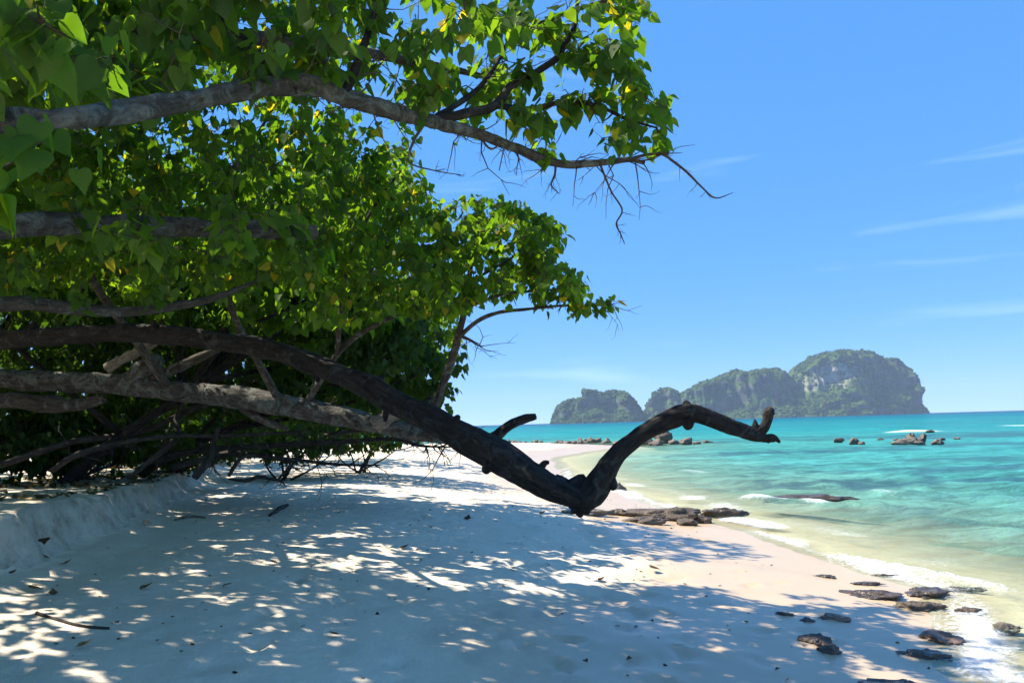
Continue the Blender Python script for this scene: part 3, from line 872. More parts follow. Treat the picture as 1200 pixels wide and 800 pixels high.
limb(t_lich, 'stub', pxpath([(568, 520, 8.0, 6), (580, 512, 8.0, 6.5), (590, 503, 7.98, 6), (604, 495, 7.95, 5.5), (618, 490, 7.92, 5), (628, 488, 7.9, 3.5)]), M_BARK_DARK, 12, .18, 42, 8, 16)
limb(t_lich, 'stub', pxpath([(150, 447, 9.35, 10), (166, 436, 9.3, 12), (180, 424, 9.3, 12), (186, 418, 9.3, 8)]), M_BARK_LICHEN, 14, .2, 43, 6, 14)
limb(t_lich, 'stub', pxpath([(125, 432, 9.3, 5), (140, 424, 9.3, 6), (160, 412, 9.3, 6), (176, 404, 9.3, 5), (190, 396, 9.3, 4)]), M_PALE, 12, .35, 44, 6, 22)
limb(t_lich, 'stub', pxpath([(-30, 466, 9.3, 9), (20, 470, 9.3, 9), (60, 474, 9.3, 10), (90, 474, 9.3, 7), (122, 467, 9.3, 5)]), M_BARK_MID, 12, .2, 45, 6, 14)
limb(t_lich, 'stub', pxpath([(440, 497, 8.4, 9), (455, 488, 8.35, 9), (466, 480, 8.3, 8)]), M_PALE, 12, .4, 46, 6, 22)
limb(t_lich, 'branch', pxpath([(180, 445, 9.3, 7), (205, 432, 9.3, 6), (240, 416, 9.3, 5), (262, 405, 9.4, 4)]), M_BARK_MID, 9, .15, 47, 5, 14)
limb(t_lich, 'stub', pxpath([(283, 478, 9.0, 4), (300, 488, 8.95, 4.5), (320, 497, 8.9, 4), (337, 503, 8.85, 2)]), M_BARK_MID, 9, .15, 48, 5, 14)
stems = [[(355, 478, 8.8, 6), (375, 447, 8.7, 5), (395, 415, 8.6, 5), (420, 392, 8.45, 4.5), (450, 376, 8.3, 4), (490, 355, 8.1, 3), (550, 330, 7.8, 2.5), (620, 290, 7.5, 2)],
         [(500, 508, 8.3, 8), (508, 480, 8.3, 7), (518, 452, 8.3, 6.5), (530, 420, 8.2, 6.5), (538, 390, 8.1, 6), (546, 355, 8.0, 5), (552, 310, 7.8, 4), (560, 260, 7.6, 3)],
         [(536, 396, 8.1, 4), (560, 376, 8.0, 3.5), (585, 366, 7.9, 3), (620, 362, 7.8, 2.5), (660, 358, 7.7, 2), (700, 358, 7.6, 1.2), (718, 356, 7.6, .6)],
         [(552, 300, 7.8, 3), (590, 290, 7.6, 3), (620, 275, 7.5, 2.2), (650, 260, 7.4, 1.4)],
         [(546, 360, 8, 3), (590, 345, 7.7, 2.5), (640, 340, 7.5, 1.8), (690, 335, 7.4, 1)],
         [(330, 474, 8.9, 7), (300, 420, 8.6, 6), (270, 360, 8.2, 5), (250, 290, 7.8, 4.5), (260, 220, 7.4, 4), (300, 160, 7.1, 3), (340, 90, 6.9, 2)],
         [(200, 457, 9.2, 8), (160, 400, 8.8, 7), (110, 330, 8.3, 6), (90, 250, 7.8, 5), (110, 170, 7.4, 4), (150, 90, 7, 3)],
         [(395, 415, 8.6, 4), (400, 360, 8.2, 4), (410, 300, 7.8, 3.5), (440, 240, 7.4, 3), (470, 200, 7.1, 2)],
         [(536, 392, 8.1, 3), (550, 398, 8.1, 2.5), (558, 403, 8.1, 2), (565, 407, 8.1, 1)]]
S_st = [limb(t_lich, 'branch', pxpath(s) * np.array((1, 1, 1, .7)), M_BARK_MID, 9, .14, 50 + k, 6, 14) for k, s in enumerate(stems)]
acc = Acc()
nod = np.vstack([s[4:, :3] for s in S_st])
tg = np.vstack((
    sample_poly([(500, 230), (565, 232), (610, 228), (648, 258), (668, 280), (655, 300), (685, 320), (690, 345), (640, 350), (600, 340), (560, 360), (505, 372)], (6.6, 8.6), 190, r2),
    sample_poly([(655, 335), (720, 350), (700, 368), (650, 372)], (7.4, 7.9), 9, r2),
    sample_poly([(350, 180), (480, 170), (505, 230), (505, 370), (430, 372), (380, 385), (330, 350), (300, 250)], (6.2, 9.0), 210, r2),
    sample_poly([(-120, 40), (330, 60), (480, 150), (480, 180), (300, 350), (200, 345), (-120, 370)], (6.4, 9.4), 520, r2),
    sample_poly([(-120, -140), (440, -140), (440, 30), (360, 110), (-120, 60)], (6.0, 9.0), 220, r2),
    sample_ell((-4.5, 8.0, 4.6), (3.6, 2.2, 0.8), 200, r2)))
pos, fr, size, tint = grow(nod, tg, r2, acc, (9, 15), (0.055, 0.120), .002, .11)
tint = np.clip(tint + 0.08, 0, 0.92)
tint[r2.random(len(tint)) < 0.05] = 0.98
for s in (S_st[8], S_st[2][-20:], S_l[60:]):
    twiglets(acc, s, 8, 0.45, r2, 0.005, 0.0, 2)
link('twigs', acc.mesh('twigs', tb), M_TWIG, t_lich, kind='stuff')
plant_leaves(t_lich, pos, fr, size, tint, M_LEAF, 300)

# ------------------------------------------------------------------ trees behind along the bank
def back_tree(base, crown, n, label, seed, lean=(0, 0), leaf=(0.10, 0.15), mtl=None):
    n = int(n * 1.6)
    r = np.random.default_rng(seed)
    tb = np.array((base[0], base[1], gz(*base)))
    t = thing('beach_tree', tb, label, 'tree', 'shady trees along the sand bank')
    cz = crown[0][0]
    top = np.array(cz)
    mid = 0.5 * (tb + top) + np.array((lean[0], lean[1], 0))
    S = limb(t, 'trunk', [(*(tb - (0, 0, .2)), .12), (*(tb * .6 + mid * .4), .085), (*mid, .065), (*top, .035)], M_BARK_DARK, 12, .14, seed, 8, 8)
    pts = []
    for c, rad in crown:
        e = np.array(c) + r.normal(0, .2, 3)
        s = S[int(r.integers(10, 20))]
        q = limb(t, 'limb', [(*s[:3], s[3] * .7), (*(0.5 * (s[:3] + e) + r.normal(0, .25, 3)), s[3] * .45), (*e, .02)], M_BARK_DARK, 8, .14, seed + 3, 6, 8)
        pts.append(q[4:, :3])
    nod = np.vstack(pts)
    w = np.array([rd[0] * rd[1] * rd[2] for _, rd in crown]) ** 0.75
    w = (w / w.sum() * n).astype(int)
    tg = np.vstack([sample_ell(c, rd, max(k, 3), r, 0.35) for (c, rd), k in zip(crown, w)])
    tg = tg[tg[:, 2] > ground(tg[:, 0], tg[:, 1], False)[0] + 0.25]
    acc = Acc()
    P, F, Sz, Ti = grow(nod, tg, r, acc, (9, 14), leaf, .003, .15, sides=3, stalks=False)
    link('twigs', acc.mesh('twigs', tb), M_TWIG, t, kind='stuff')
    plant_leaves(t, P, F, Sz, Ti, mtl or M_LEAF_SHADED, 0, LOWP)
    return t

def C(px, py, Y, rx, ry, rz):
    return (tuple(at(px, py, Y)), (rx, ry, rz))
back_tree((-7.6, 14.5), [C(470, 415, 12.5, 1.1, 1.6, .75), C(400, 440, 13, 1.5, 1.6, .9), C(480, 470, 13, .8, 1.2, .45), C(330, 430, 13.5, 1.6, 1.6, 1.1), C(505, 440, 12.5, .45, .9, .5), C(420, 380, 12.5, 1.5, 1.5, .8)], 330, 'dark green tree just behind the lichened trunk, its leaves hanging to the sand', 61)
back_tree((-9.2, 15.5), [C(250, 430, 14, 1.8, 1.8, 1.0), C(160, 420, 14, 1.8, 1.8, 1.2), C(200, 360, 13.5, 2.0, 1.8, 1.0), C(290, 490, 14.5, 1.2, 1.0, .5)], 300, 'shaded dense tree on the sand bank behind the knotted pale stub', 62)
back_tree((-11.5, 14.0), [C(60, 420, 13.5, 2, 2, 1.3), C(-40, 400, 13, 2, 2, 1.4), C(60, 330, 13, 2.2, 2, 1.2)], 280, 'shaded tree farther inland on the bank, beyond the root end of the trunks', 63)
back_tree((-9.5, 22), [C(440, 470, 20, 1.8, 2.4, 1.1), C(380, 440, 21, 2.2, 2.4, 1.8), C(470, 490, 20, 1.2, 1.8, .6), C(360, 500, 20, 1.5, 1.8, .7)], 330, 'low bushy tree at the tapering end of the sand bank', 64, leaf=(.11, .17))
back_tree((-13, 30), [C(450, 478, 28, 2.2, 3, 1.2), C(410, 455, 30, 2.8, 3, 2.2), C(340, 450, 30, 3, 3, 2.4)], 330, 'distant tree overhanging the far stretch of pale sand', 65, leaf=(.13, .2))
back_tree((-17, 44), [C(455, 485, 42, 2.4, 4, 1.2), C(420, 465, 44, 4, 4, 3.0), C(350, 460, 44, 4, 4, 3.5)], 300, 'farthest tree at the point where the beach turns', 66, leaf=(.18, .28))
back_tree((-15.5, 20), [C(200, 420, 19, 3, 2.5, 2.0), C(100, 400, 19, 3, 2.5, 2.2), C(200, 480, 19, 2.4, 2, .8)], 330, 'tall shaded tree deep in the thicket on the bank', 67, leaf=(.12, .18))
back_tree((-17, 13), [((-15, 12.5, 3.6), (2.6, 2.5, 1.6)), ((-13, 11, 4.4), (2.4, 2.4, 1.2)), ((-15, 15, 4.2), (2.5, 2.5, 1.6))], 260, 'shaded tree inland at the back of the bank', 68, leaf=(.12, .18))
back_tree((-10.5, 6.0), [((-9, 6, 4.4), (2.2, 2.2, 1.1)), ((-7.6, 7.8, 4.8), (2.0, 2.0, .9)), ((-9.5, 8.5, 3.6), (1.6, 1.6, 1.0))], 240, 'shaded tree inland where the two leaning trunks take root', 69)
back_tree((-24, 28), [C(120, 420, 26, 4, 3, 2.8), C(10, 400, 26, 4, 3, 3), C(250, 430, 28, 4, 3, 3), C(120, 485, 26, 4, 3, .9)], 330, 'big shaded tree filling the back of the thicket', 70, leaf=(.16, .25))

back_tree((-7.4, 12.0), [C(385, 345, 11.2, 1.5, 1.5, .8), C(310, 270, 11.5, 1.9, 1.7, .9), C(440, 320, 12.5, 1.1, 1.6, .8), C(200, 250, 12, 2.2, 2, 1), C(470, 370, 13.5, 1.1, 1.6, .7), C(400, 240, 12.5, 1.8, 1.8, .9), C(470, 395, 15.5, 1.2, 1.6, .8), ((-6, 11.5, 4.5), (2.2, 2.2, .8)), ((-3.9, 13.5, 4.2), (1.7, 2, .7)), ((-7.5, 9.5, 5.2), (2.2, 2, .8)), ((-2.7, 10, 3.7), (1.2, 1.0, .45)), ((-3.5, 10.4, 4.5), (1.5, 1.3, .5)), ((-3.0, 12.2, 3.6), (1.1, 1.2, .45))], 940, 'tall tree rising behind the lichened trunk, its crown spread over the shaded sand', 71, leaf=(.12, .17), mtl=M_LEAF)
back_tree((-9.8, 2.4), [((-7.2, 3.2, 5.9), (2.6, 3.0, .9)), ((-5.6, 6.6, 6.2), (2.8, 2.4, .9)), ((-9, 5, 5), (2.0, 2.5, 1.0)), ((-5.2, 3.6, 5.2), (1.6, 2.2, .6)), ((-4.5, 5.6, 5.4), (1.8, 1.6, .5)), ((-3.7, 3.2, 5.4), (1.5, 1.8, .45)), ((-2.6, 4.6, 5.6), (1.4, 1.5, .4)), ((-2.2, 2.7, 4.9), (1.2, 1.5, .4)), ((-7.4, 4.7, 4.9), (1.7, 1.6, .5)), ((-6.2, 3.8, 4.5), (1.3, 1.2, .4))], 900, 'tall unseen tree added inland to shade the overhanging one', 72, leaf=(.13, .19), mtl=M_LEAF)  # off-frame crowns added to shade the near leaves and foreground sand

for k, (bs, cr, lab) in enumerate([  # high crown layer added to keep the sun off the thicket
        ((-12.5, 9.0), [((-9.5, 9.5, 6.4), (2.6, 2.6, .8)), ((-11.5, 12, 6.8), (2.8, 2.6, .8)), ((-12, 7.5, 5.6), (2.4, 2.4, .9)), ((-8, 12.5, 6.2), (2.2, 2.0, .7))], 'tall tree added for shade on the bank inland of the two leaning trunks'),
        ((-13.5, 17.0), [((-10, 16.5, 6.2), (2.8, 2.6, .9)), ((-12.5, 19.5, 6.8), (2.8, 2.6, .9)), ((-7.2, 15.8, 5.4), (2.0, 2.2, .7)), ((-14, 15, 6.4), (2.4, 2.4, 1))], 'tall tree added for shade on the bank behind the dry branches'),
        ((-16, 25.0), [((-12.5, 24, 6.6), (3.2, 3, 1.0)), ((-9.8, 21, 5.4), (2.4, 2.6, .9)), ((-16, 27, 7), (3.2, 3, 1.1)), ((-11.5, 28, 6), (2.8, 3, 1))], 'tall tree added for shade where the bank runs out'),
        ((-20, 14.0), [((-16.5, 13, 7), (3.2, 3, 1.1)), ((-18.5, 18, 7), (3.2, 3, 1.1)), ((-15.5, 9.5, 6.4), (2.8, 2.6, 1))], 'tall tree added for shade far inland behind the thicket'),
        ((-22, 34.0), [((-18, 33, 7), (3.6, 3.4, 1.4)), ((-15, 36, 6.4), (3.2, 3.4, 1.3)), ((-21, 40, 7), (4, 4, 1.6))], 'tall tree added for shade inland of the far beach')]):
    back_tree(bs, cr, 450, lab, 140 + k, leaf=(.16, .24), mtl=M_LEAF)

# low shrubs of the thicket
def shrub(px, py, Y, rad, n, label, seed):
    c = at(px, py, Y)
    b = np.array((c[0], c[1], gz(c[0], c[1])))
    t = thing('shrub', b, label, 'shrub', 'undergrowth of the thicket on the bank')
    r = np.random.default_rng(seed)
    acc = Acc()
    st = []
    for k in range(7):
        e = sample_ell(c, rad, 1, r)[0]
        P = spline(np.vstack((b + r.normal(0, .15, 3) * [1, 1, 0], 0.5 * (b + e) + r.normal(0, .15, 3), e)), 5)
        acc.tube(P, np.linspace(.03, .008, len(P)), 6, .2, seed)
        st.append(P)
    P, F, Sz, Ti = grow(np.vstack(st), sample_ell(c, rad, n, r, .2), r, acc, (9, 14), (.10, .15), .003, .14, sides=3, stalks=False)
    link('stems', acc.mesh('stems', b), M_DRY, t, kind='stuff')
    plant_leaves(t, P, F, Sz, Ti, M_LEAF_SHADED, 0, LOWP)
for k, (a, b, Y, rad, n, lab) in enumerate([(90, 510, 13, (2.0, .8, .6), 170, 'dim leafy shrub on the bank below the lichened trunk'), (210, 512, 16, (1.8, 1, .6), 170, 'dim leafy shrub behind the forked dry stump on the bank'),
        (-20, 505, 12, (1.6, 1, .8), 150, 'dim leafy shrub by the litter heap on the bank'), (330, 515, 19, (1.8, 1, .5), 150, 'dim leafy shrub above the tangle of dry branches'), (420, 508, 22, (2.0, 1, .5), 150, 'leafy shrub whose twigs trail over the far sand'), (140, 500, 22, (4, 1, .9), 320, 'wide dim shrub along the back of the thicket')]):
    shrub(a, b, Y, rad, int(n * 1.3), lab, 90 + k)

# ------------------------------------------------------------------ dry branches lying and trailing
def dead_branch(rows, n, L_, label, seed, r0=.012, name='dead_branch', ground_it=False, mtl=None, down=.1, depth=3):
    r = np.random.default_rng(seed)
    P = pxpath(rows)
    P[:, 3] *= 0.55
    P[1:-1, :3] += r.normal(0, .06, P[1:-1, :3].shape)
    S = spline(P, 7)
    base = S[0, :3]
    t = thing(name, base, label, 'branch', 'dry branches by the bank')
    V, Q, T, B = tube(S[:, :3], S[:, 3], 9, .2, seed, True, 12)
    link('stem', new_mesh('stem', V - base, [Q, T], True, {'bark': B}), mtl or M_DRY, t)
    if n:
        acc = Acc()
        twiglets(acc, S, n, L_, r, r0, down, depth)
        link('twigs', acc.mesh('twigs', base), mtl or M_DRY, t, kind='stuff')
dead_branch([(170, 540, 13, 9), (240, 530, 13.2, 7), (320, 523, 13.3, 6), (400, 520, 13.2, 5), (460, 518, 13, 4), (500, 520, 12.8, 3), (545, 524, 12.5, 1)], 34, .9, 'long dry branch trailing low across the sand edge under the trunks', 101)
dead_branch([(200, 548, 12.5, 7), (260, 536, 12.5, 6), (330, 540, 12.4, 4), (400, 536, 12.3, 3), (445, 545, 12.2, 1.5)], 26, .8, 'second dry branch with many fine twigs, below the long one', 102)
dead_branch([(228, 560, 11.2, 7), (236, 548, 11.4, 9), (246, 536, 11.6, 8), (252, 522, 11.8, 6), (256, 500, 12, 5)], 3, .4, 'stout broken branch propped on the lip of the bank', 103)
dead_branch([(268, 561, 11.5, 2), (285, 560, 11.4, 4), (303, 559, 11.3, 4), (318, 562, 11.2, 2), (335, 570, 11.1, 1)], 4, .3, 'black stick lying on the sand at the end of the bank', 104, .008)
dead_branch([(268, 558, 11.8, 4), (278, 548, 11.8, 4), (292, 538, 11.9, 3), (300, 533, 12, 2)], 6, .5, 'thin dry branch standing up beside the black stick', 105, .008)
dead_branch([(0, 545, 11, 7), (80, 520, 11.5, 7), (160, 500, 12, 6), (240, 470, 12.3, 5), (300, 440, 12.5, 3)], 16, .8, 'slanting dead limb in the dark thicket', 106)
dead_branch([(60, 552, 11, 6), (100, 530, 11.2, 6), (180, 515, 11.6, 5), (280, 508, 12, 4), (360, 505, 12.2, 2)], 20, .8, 'low dead limb just above the bank leaf litter', 107)
dead_branch([(150, 560, 11.5, 5), (190, 525, 11.8, 6), (210, 495, 12, 5), (215, 470, 12, 4)], 10, .6, 'upright dead stem behind the bank edge', 108)
dead_branch([(380, 510, 14, 4), (430, 503, 14, 4), (470, 508, 13.8, 3), (505, 512, 13.6, 2), (528, 516, 13.4, 1)], 22, .7, 'dark twiggy branch end against the distant sand', 109, .008)

# ------------------------------------------------------------------ rocks
def ico(sub):
    import bmesh
    bm = bmesh.new()
    bmesh.ops.create_icosphere(bm, subdivisions=sub, radius=1)
    V = np.array([v.co[:] for v in bm.verts]); F = np.array([[v.index for v in f.verts] for f in bm.faces])
    bm.free()
    return V, F
ICO3, ICO4, ICO2, ICO1 = ico(3), ico(4), ico(2), ico(1)

def rock(p, dims, seed, label, group, mtl=M_ROCK, rot=0.0, sub=3, rough=.35, strata=0.0, sink=0.3, name='rock', cat='rock'):
    V, F = {2: ICO2, 3: ICO3, 4: ICO4}[sub]
    V = V.copy()
    n = fbm(V[:, 0] * 1.3 + seed * 7, V[:, 1] * 1.3, V[:, 2] * 1.3, 4, seed, .55)
    # chiselled facets
    r = np.random.default_rng(seed)
    for _ in range(9):
        d = r.normal(0, 1, 3); d /= np.linalg.norm(d)
        c = r.uniform(.62, .9)
        h = V @ d - c
        V = V - np.clip(h, 0, None)[:, None] * d * 0.9
    n2 = fbm(V[:, 0] * 4.1 + seed, V[:, 1] * 4.1, V[:, 2] * 4.1, 3, seed + 4, .6)
    V = V * (1 + rough * n + 0.45 * rough * n2)[:, None]
    if strata:
        V[:, 2] = V[:, 2] + strata * (np.round(V[:, 2] * 4) / 4 - V[:, 2])
    V = V * np.array(dims) / 2
    ca, sa = math.cos(rot), math.sin(rot)
    V = np.stack((V[:, 0] * ca - V[:, 1] * sa, V[:, 0] * sa + V[:, 1] * ca, V[:, 2]), 1)
    V[:, 2] += dims[2] / 2 * (1 - 2 * sink)
    link(name, new_mesh(name, V, F, True), mtl, label=label, cat=cat, group=group, loc=tuple(p))

def W(px, py):      # photo pixel to the sand or water surface
    p = on_sand(px, py)
    if p[2] < 0: p = on_z(px, py, 0.0)
    return p
NEAR = 'rocks on the near shoreline'
for k, (px, py, dx, dy, dz, m_, rot, lab) in enumerate([
        (956, 752, .30, .20, .13, M_ROCK, -.3, 'brown rounded stone, larger of the touching pair on the shaded wet sand'),
        (972, 763, .22, .17, .12, M_ROCK, .1, 'brown rounded stone, smaller of the touching pair on the shaded wet sand'),
        (976, 724, .34, .18, .07, M_ROCK_RED, -.2, 'flat reddish stone on wet sand behind the touching pair'),
        (945, 727, .16, .12, .05, M_ROCK, .2, 'small flat dark stone beside the flat reddish one'),
        (920, 720, .18, .11, .05, M_ROCK, -.4, 'small flat stone on drying sand at the edge of the dappled shade'),
        (1103, 748, .34, .36, .13, M_ROCK_RED, -.9, 'ochre rock washed by thin surf'),
        (1080, 768, .46, .2, .09, M_ROCK_WET, -.25, 'long black wet rock in the backwash beside the ochre rock'),
        (1052, 806, .5, .3, .1, M_ROCK_WET, -.1, 'black wet slab half sunk in shaded wash'),
        (1022, 697, .75, .4, .10, M_ROCK_WET, -.15, 'flat black wet slab shining behind the breaking wavelet'),
        (1085, 696, .62, .5, .12, M_ROCK_WET, .2, 'broad dark wet slab at the foot of the breaking wavelet'),
        (1072, 712, .7, .28, .12, M_ROCK, -.1, 'brown edged ledge in front of the broad wet slab'),
        (1010, 684, .4, .2, .05, M_ROCK_WET, -.1, 'thin wet ledge just showing through the sand by the foam'),
        (965, 676, .3, .14, .05, M_ROCK_WET, -.3, 'low wet stone in the sand at the shade edge'),
        (1040, 675, .5, .12, .06, M_ROCK_WET, -.2, 'dark strip of rock under the foam'),
        (1135, 716, .32, .2, .07, M_ROCK, .1, 'small brown rock awash beyond the brown edged ledge'),
        (1182, 737, .3, .22, .09, M_ROCK_GREY, .1, 'grey stone awash in the foam'),
        (1130, 690, .5, .16, .06, M_ROCK_WET, -.3, 'narrow wet rock where the wavelet runs out')]):
    p = W(px, py)
    rock((p[0], p[1], p[2]), (dx * .85, dy * .85, dz), 200 + k, lab, NEAR, m_, rot, 4, .34, .25, .50)
LEDGE = 'ledge rocks below the bent trunk'
for k, (px, py, dx, dy, dz, m_, rot, lab) in enumerate([
        (775, 608, 1.75, .7, .34, M_ROCK, -.05, 'large layered brown rock ledge at the waterline below the bent trunk'),
        (845, 604, 1.0, .4, .22, M_ROCK_WET, -.1, 'tapering wet end of the rock ledge running into the water'),
        (757, 613, .85, .4, .20, M_ROCK, .1, 'low jagged rock in front of the large ledge'),
        (805, 615, .42, .28, .17, M_ROCK, .2, 'rounded rock at the right foot of the large ledge'),
        (822, 612, .36, .3, .20, M_ROCK, -.1, 'rounded rock nearest the surf at the ledge'),
        (722, 603, .5, .3, .16, M_ROCK, 0, 'small rock between the trunk tip and the large ledge'),
        (690, 603, .95, .4, .14, M_ROCK_GREY, .1, 'flat crumbly rock seen just under the trunk tip')]):
    p = W(px, py)
    rock(p, (dx, dy, dz), 230 + k, lab, LEDGE, m_, rot, 4, .30, .45, .3)
p = on_z(945, 585, 0); rock(p, (2.2, .6, .20), 241, 'long low dark rock awash among breaking wavelets', NEAR, M_ROCK_WET, -.12, 4, .3, .4, .45)
p = on_z(722, 573, 0); rock(p, (.7, .4, .3), 242, 'lone small rock in the shallows behind the raised trunk end', NEAR, M_ROCK, 0, 3, .3, .3, .3)
rg = np.random.default_rng(77)
SEA_R = 'rocks standing in the lagoon'
for k, (px, py, w_, h_, lab) in enumerate([(982, 519, 13, 7, 'smooth brown boulder standing alone in the lagoon'), (1001, 521, 11, 9, 'pointed dark boulder in the lagoon beside the smooth one'), (1010, 521, 9, 4, 'low rock at the foot of the pointed boulder'),
        (1032, 516, 7, 3, 'tiny rock barely above the lagoon surface'), (1061, 521, 24, 8, 'broad jagged rock of the lagoon cluster'), (1068, 518, 10, 13, 'tall pale peak of the lagoon rock cluster'), (1082, 518, 11, 9, 'forked dark rock of the lagoon cluster'),
        (1078, 521, 12, 5, 'low rock in front of the forked one'), (1099, 521, 15, 6, 'rounded rock at the seaward end of the lagoon cluster'), (1104, 516, 8, 3, 'small flat rock behind the seaward end of the cluster'), (1121, 515, 10, 3, 'thin reef rock awash beyond the cluster'), (1050, 516, 8, 3, 'small reef rock awash behind the broad jagged one'), (1090, 507, 9, 4, 'dark rock in the far white surf line')]):
    p = on_z(px, py, 0); s = p[1] / FPX
    rock(p, (w_ * s * .98, w_ * s * .7, h_ * s * 1.25), 260 + k, lab, SEA_R, M_ROCK_GREY if k % 3 else M_ROCK, rg.uniform(-.5, .5), 3, .42, 0, .22)
SPIT = 'row of rocks along the sand spit'
x = 596.0
k = 0
while x < 716:
    w_ = rg.uniform(6, 13); h_ = rg.uniform(3, 6) * (1.25 if 670 < x < 700 else 1)
    Y = 68 + rg.uniform(-1.5, 2.0)
    q = at(x, 519, Y)
    rock((q[0], Y, max(gz(q[0], Y), 0) - .05), (w_ * Y / FPX, w_ * Y / FPX * .9, h_ * Y / FPX * 1.5), 300 + k, 'grey brown reef rock in the row behind the sand spit', SPIT, M_ROCK_GREY, rg.uniform(-1, 1), 3, .45, 0, .25)
    x += w_ * 0.72; k += 1
for j, (px, py, w_, h_, lab) in enumerate([(757, 521, 18, 7, 'low jagged rock left of the tall stack off the spit'), (775, 520, 17, 18, 'tall ragged rock stack off the end of the spit'), (770, 522, 20, 7, 'broad rock at the foot of the tall stack'), (790, 521, 13, 6, 'squat rock just beyond the tall stack'), (803, 521, 16, 7, 'rounded rock in the chain off the spit'), (817, 520, 10, 3, 'low rock near the outer end of the chain'), (828, 519, 12, 3, 'flat rock at the outer end of the chain'), (745, 520, 12, 6, 'rock half hidden by the raised trunk limb'), (725, 521, 12, 4, 'small rock joining the spit to the chain')]):
    p = on_z(px, py, 0); s = p[1] / FPX
    rock(p, (w_ * s * 1.1, w_ * s * .8, h_ * s * 1.35), 350 + j, lab, 'rock chain off the sand spit', M_ROCK_GREY if j != 1 else M_ROCK, rg.uniform(-.6, .6), 3, .48, 0, .2)

# ------------------------------------------------------------------ things lying on the sand
def ground_leaf(px, py, size, tint, ang, label, tilt=.25, k=0, group='fallen leaves on the sand'):
    p = on_sand(px, py)
    pv, pt = leaf_proto(-0.55, 0.42) if k % 2 else leaf_proto(0.45, -0.1)
    V = pv * size
    V[:, 2] -= V[:, 2].min() - 0.004
    me = new_mesh('fallen_leaf', V, pt, True, {'tint': np.full(len(V), tint)})
    o = link('fallen_leaf', me, M_LITTER, label=label, cat='leaf', group=group, loc=(p[0], p[1], p[2]))
    o.rotation_euler = (tilt, 0, ang)
for k, (a, b, s, t_, g, lab) in enumerate([(45, 656, .13, .55, .3, 'curled brown leaf at the foot of the sand bank, one of two in line'), (74, 661, .12, .7, -.2, 'paler brown leaf beside the curled one at the foot of the bank'), (52, 637, .13, .05, -1.0, 'black leaf stuck on the face of the sand bank'), (165, 690, .12, .6, .4, 'upturned olive leaf on open shaded sand'),
        (268, 689, .11, .6, 2.6, 'brown leaf standing on its edge near the sunlit patch'), (91, 758, .11, .85, .2, 'pale tan curled leaf below the dark stick'), (34, 693, .12, .5, .5, 'half buried brown leaf near the foot of the bank'), (62, 697, .10, .6, 2.2, 'half buried leaf beside the other buried one'), (40, 690, .10, .3, 1.2, 'dark leaf scrap between the two half buried leaves'),
        (12, 672, .07, .3, 1.2, 'small dark green leaf under the bank corner'), (318, 661, .10, .75, .2, 'yellowish leaf in the dapples of sun beyond the sunlit patch'), (470, 643, .12, .12, .4, 'dark leaf lying alone in the middle of the shaded sand'), (388, 747, .10, .2, .8, 'dark leaf scrap near the sunlit patch'), (547, 609, .16, .2, 1.4, 'crumpled dark leaf near the shade edge'),
        (762, 669, .16, .12, -.1, 'dark flat leaf in the shade below the bent trunk'), (633, 602, .13, .1, .3, 'black leaf scrap on the shaded sand beyond the crumpled one'), (168, 615, .14, .5, .3, 'brown leaf along the bank foot farther back'), (212, 608, .16, .9, .2, 'pale leaf in a sun fleck near the bank'), (600, 668, .08, .1, .3, 'tiny black scrap on the middle sand'), (702, 680, .09, .12, .4, 'small dark scrap near the wet sand edge'), (640, 663, .08, .15, .9, 'small brown scrap on the middle sand')]):
    ground_leaf(a, b, s * .82, t_, g, lab, .1, k)

def stick(rows, label, seed, mtl=M_DRY):
    W_ = []
    for px, py, h_ in rows:
        p = on_sand(px, py); r_ = h_ * p[1] / FPX
        W_.append((p[0], p[1], p[2] + r_ * .8, r_))
    S = spline(W_, 8)
    b = S[0, :3]
    V, Q, T, B = tube(S[:, :3], S[:, 3], 8, .22, seed, True, 25)
    link('stick', new_mesh('stick', V - b, [Q, T], True, {'bark': B}), mtl, label=label, cat='stick', group='sticks on the sand', loc=tuple(b))
stick([(43, 720, 2.2), (58, 724, 1.6), (85, 732, 1.5), (110, 736, 1.5), (128, 737, 1.6)], 'thin black curved stick on the shaded sand near the bank', 131)
stick([(316, 605, 1.8), (323, 601, 2.2), (329, 597, 2.6), (337, 593, 1.8)], 'short black stick lying on sand between the bank and the far shade', 132)
stick([(205, 610, 1.2), (225, 606, 1.3), (240, 607, 1)], 'pale short stick in a sun fleck near the bank', 133, M_PALE)

# leaf litter on and under the bank
rl = np.random.default_rng(55)
n = 5200
lx = -4.7 - rl.gamma(1.6, 2.2, n); ly = rl.uniform(4.5, 26, n)
bxx = np.interp(ly, BANK[:, 1], BANK[:, 0])
lx = np.minimum(lx, bxx - 0.12 - rl.exponential(.9, n))
dens = fbm(lx * 0.8, ly * 0.8, 0, 3, 91)
k_ = dens > rl.uniform(-.55, .35, n)
lx, ly = lx[k_], ly[k_]
lz = ground(lx, ly)[0] + 0.012 + rl.uniform(0, .03, len(lx))
a = rl.uniform(0, 6.28, len(lx))
fr = frames(np.stack((np.cos(a), np.sin(a), rl.normal(0, .25, len(a))), 1), np.stack((rl.normal(0, .4, len(a)), rl.normal(0, .4, len(a)), np.ones(len(a))), 1))
link('leaf_litter', leaf_mesh('leaf_litter', np.stack((lx, ly, lz), 1), fr, rl.uniform(.07, .14, len(lx)), rl.uniform(0, 1, len(lx)), (0, 0, 0)), M_LITTER, kind='stuff', label='brown dry leaf litter covering the top of the sand bank', cat='leaf litter')
n = 700
lx = rl.uniform(-6.5, 3.2, n); ly = rl.uniform(3.8, 22, n)
k_ = lx > np.interp(ly, BANK[:, 1], BANK[:, 0]) + .35
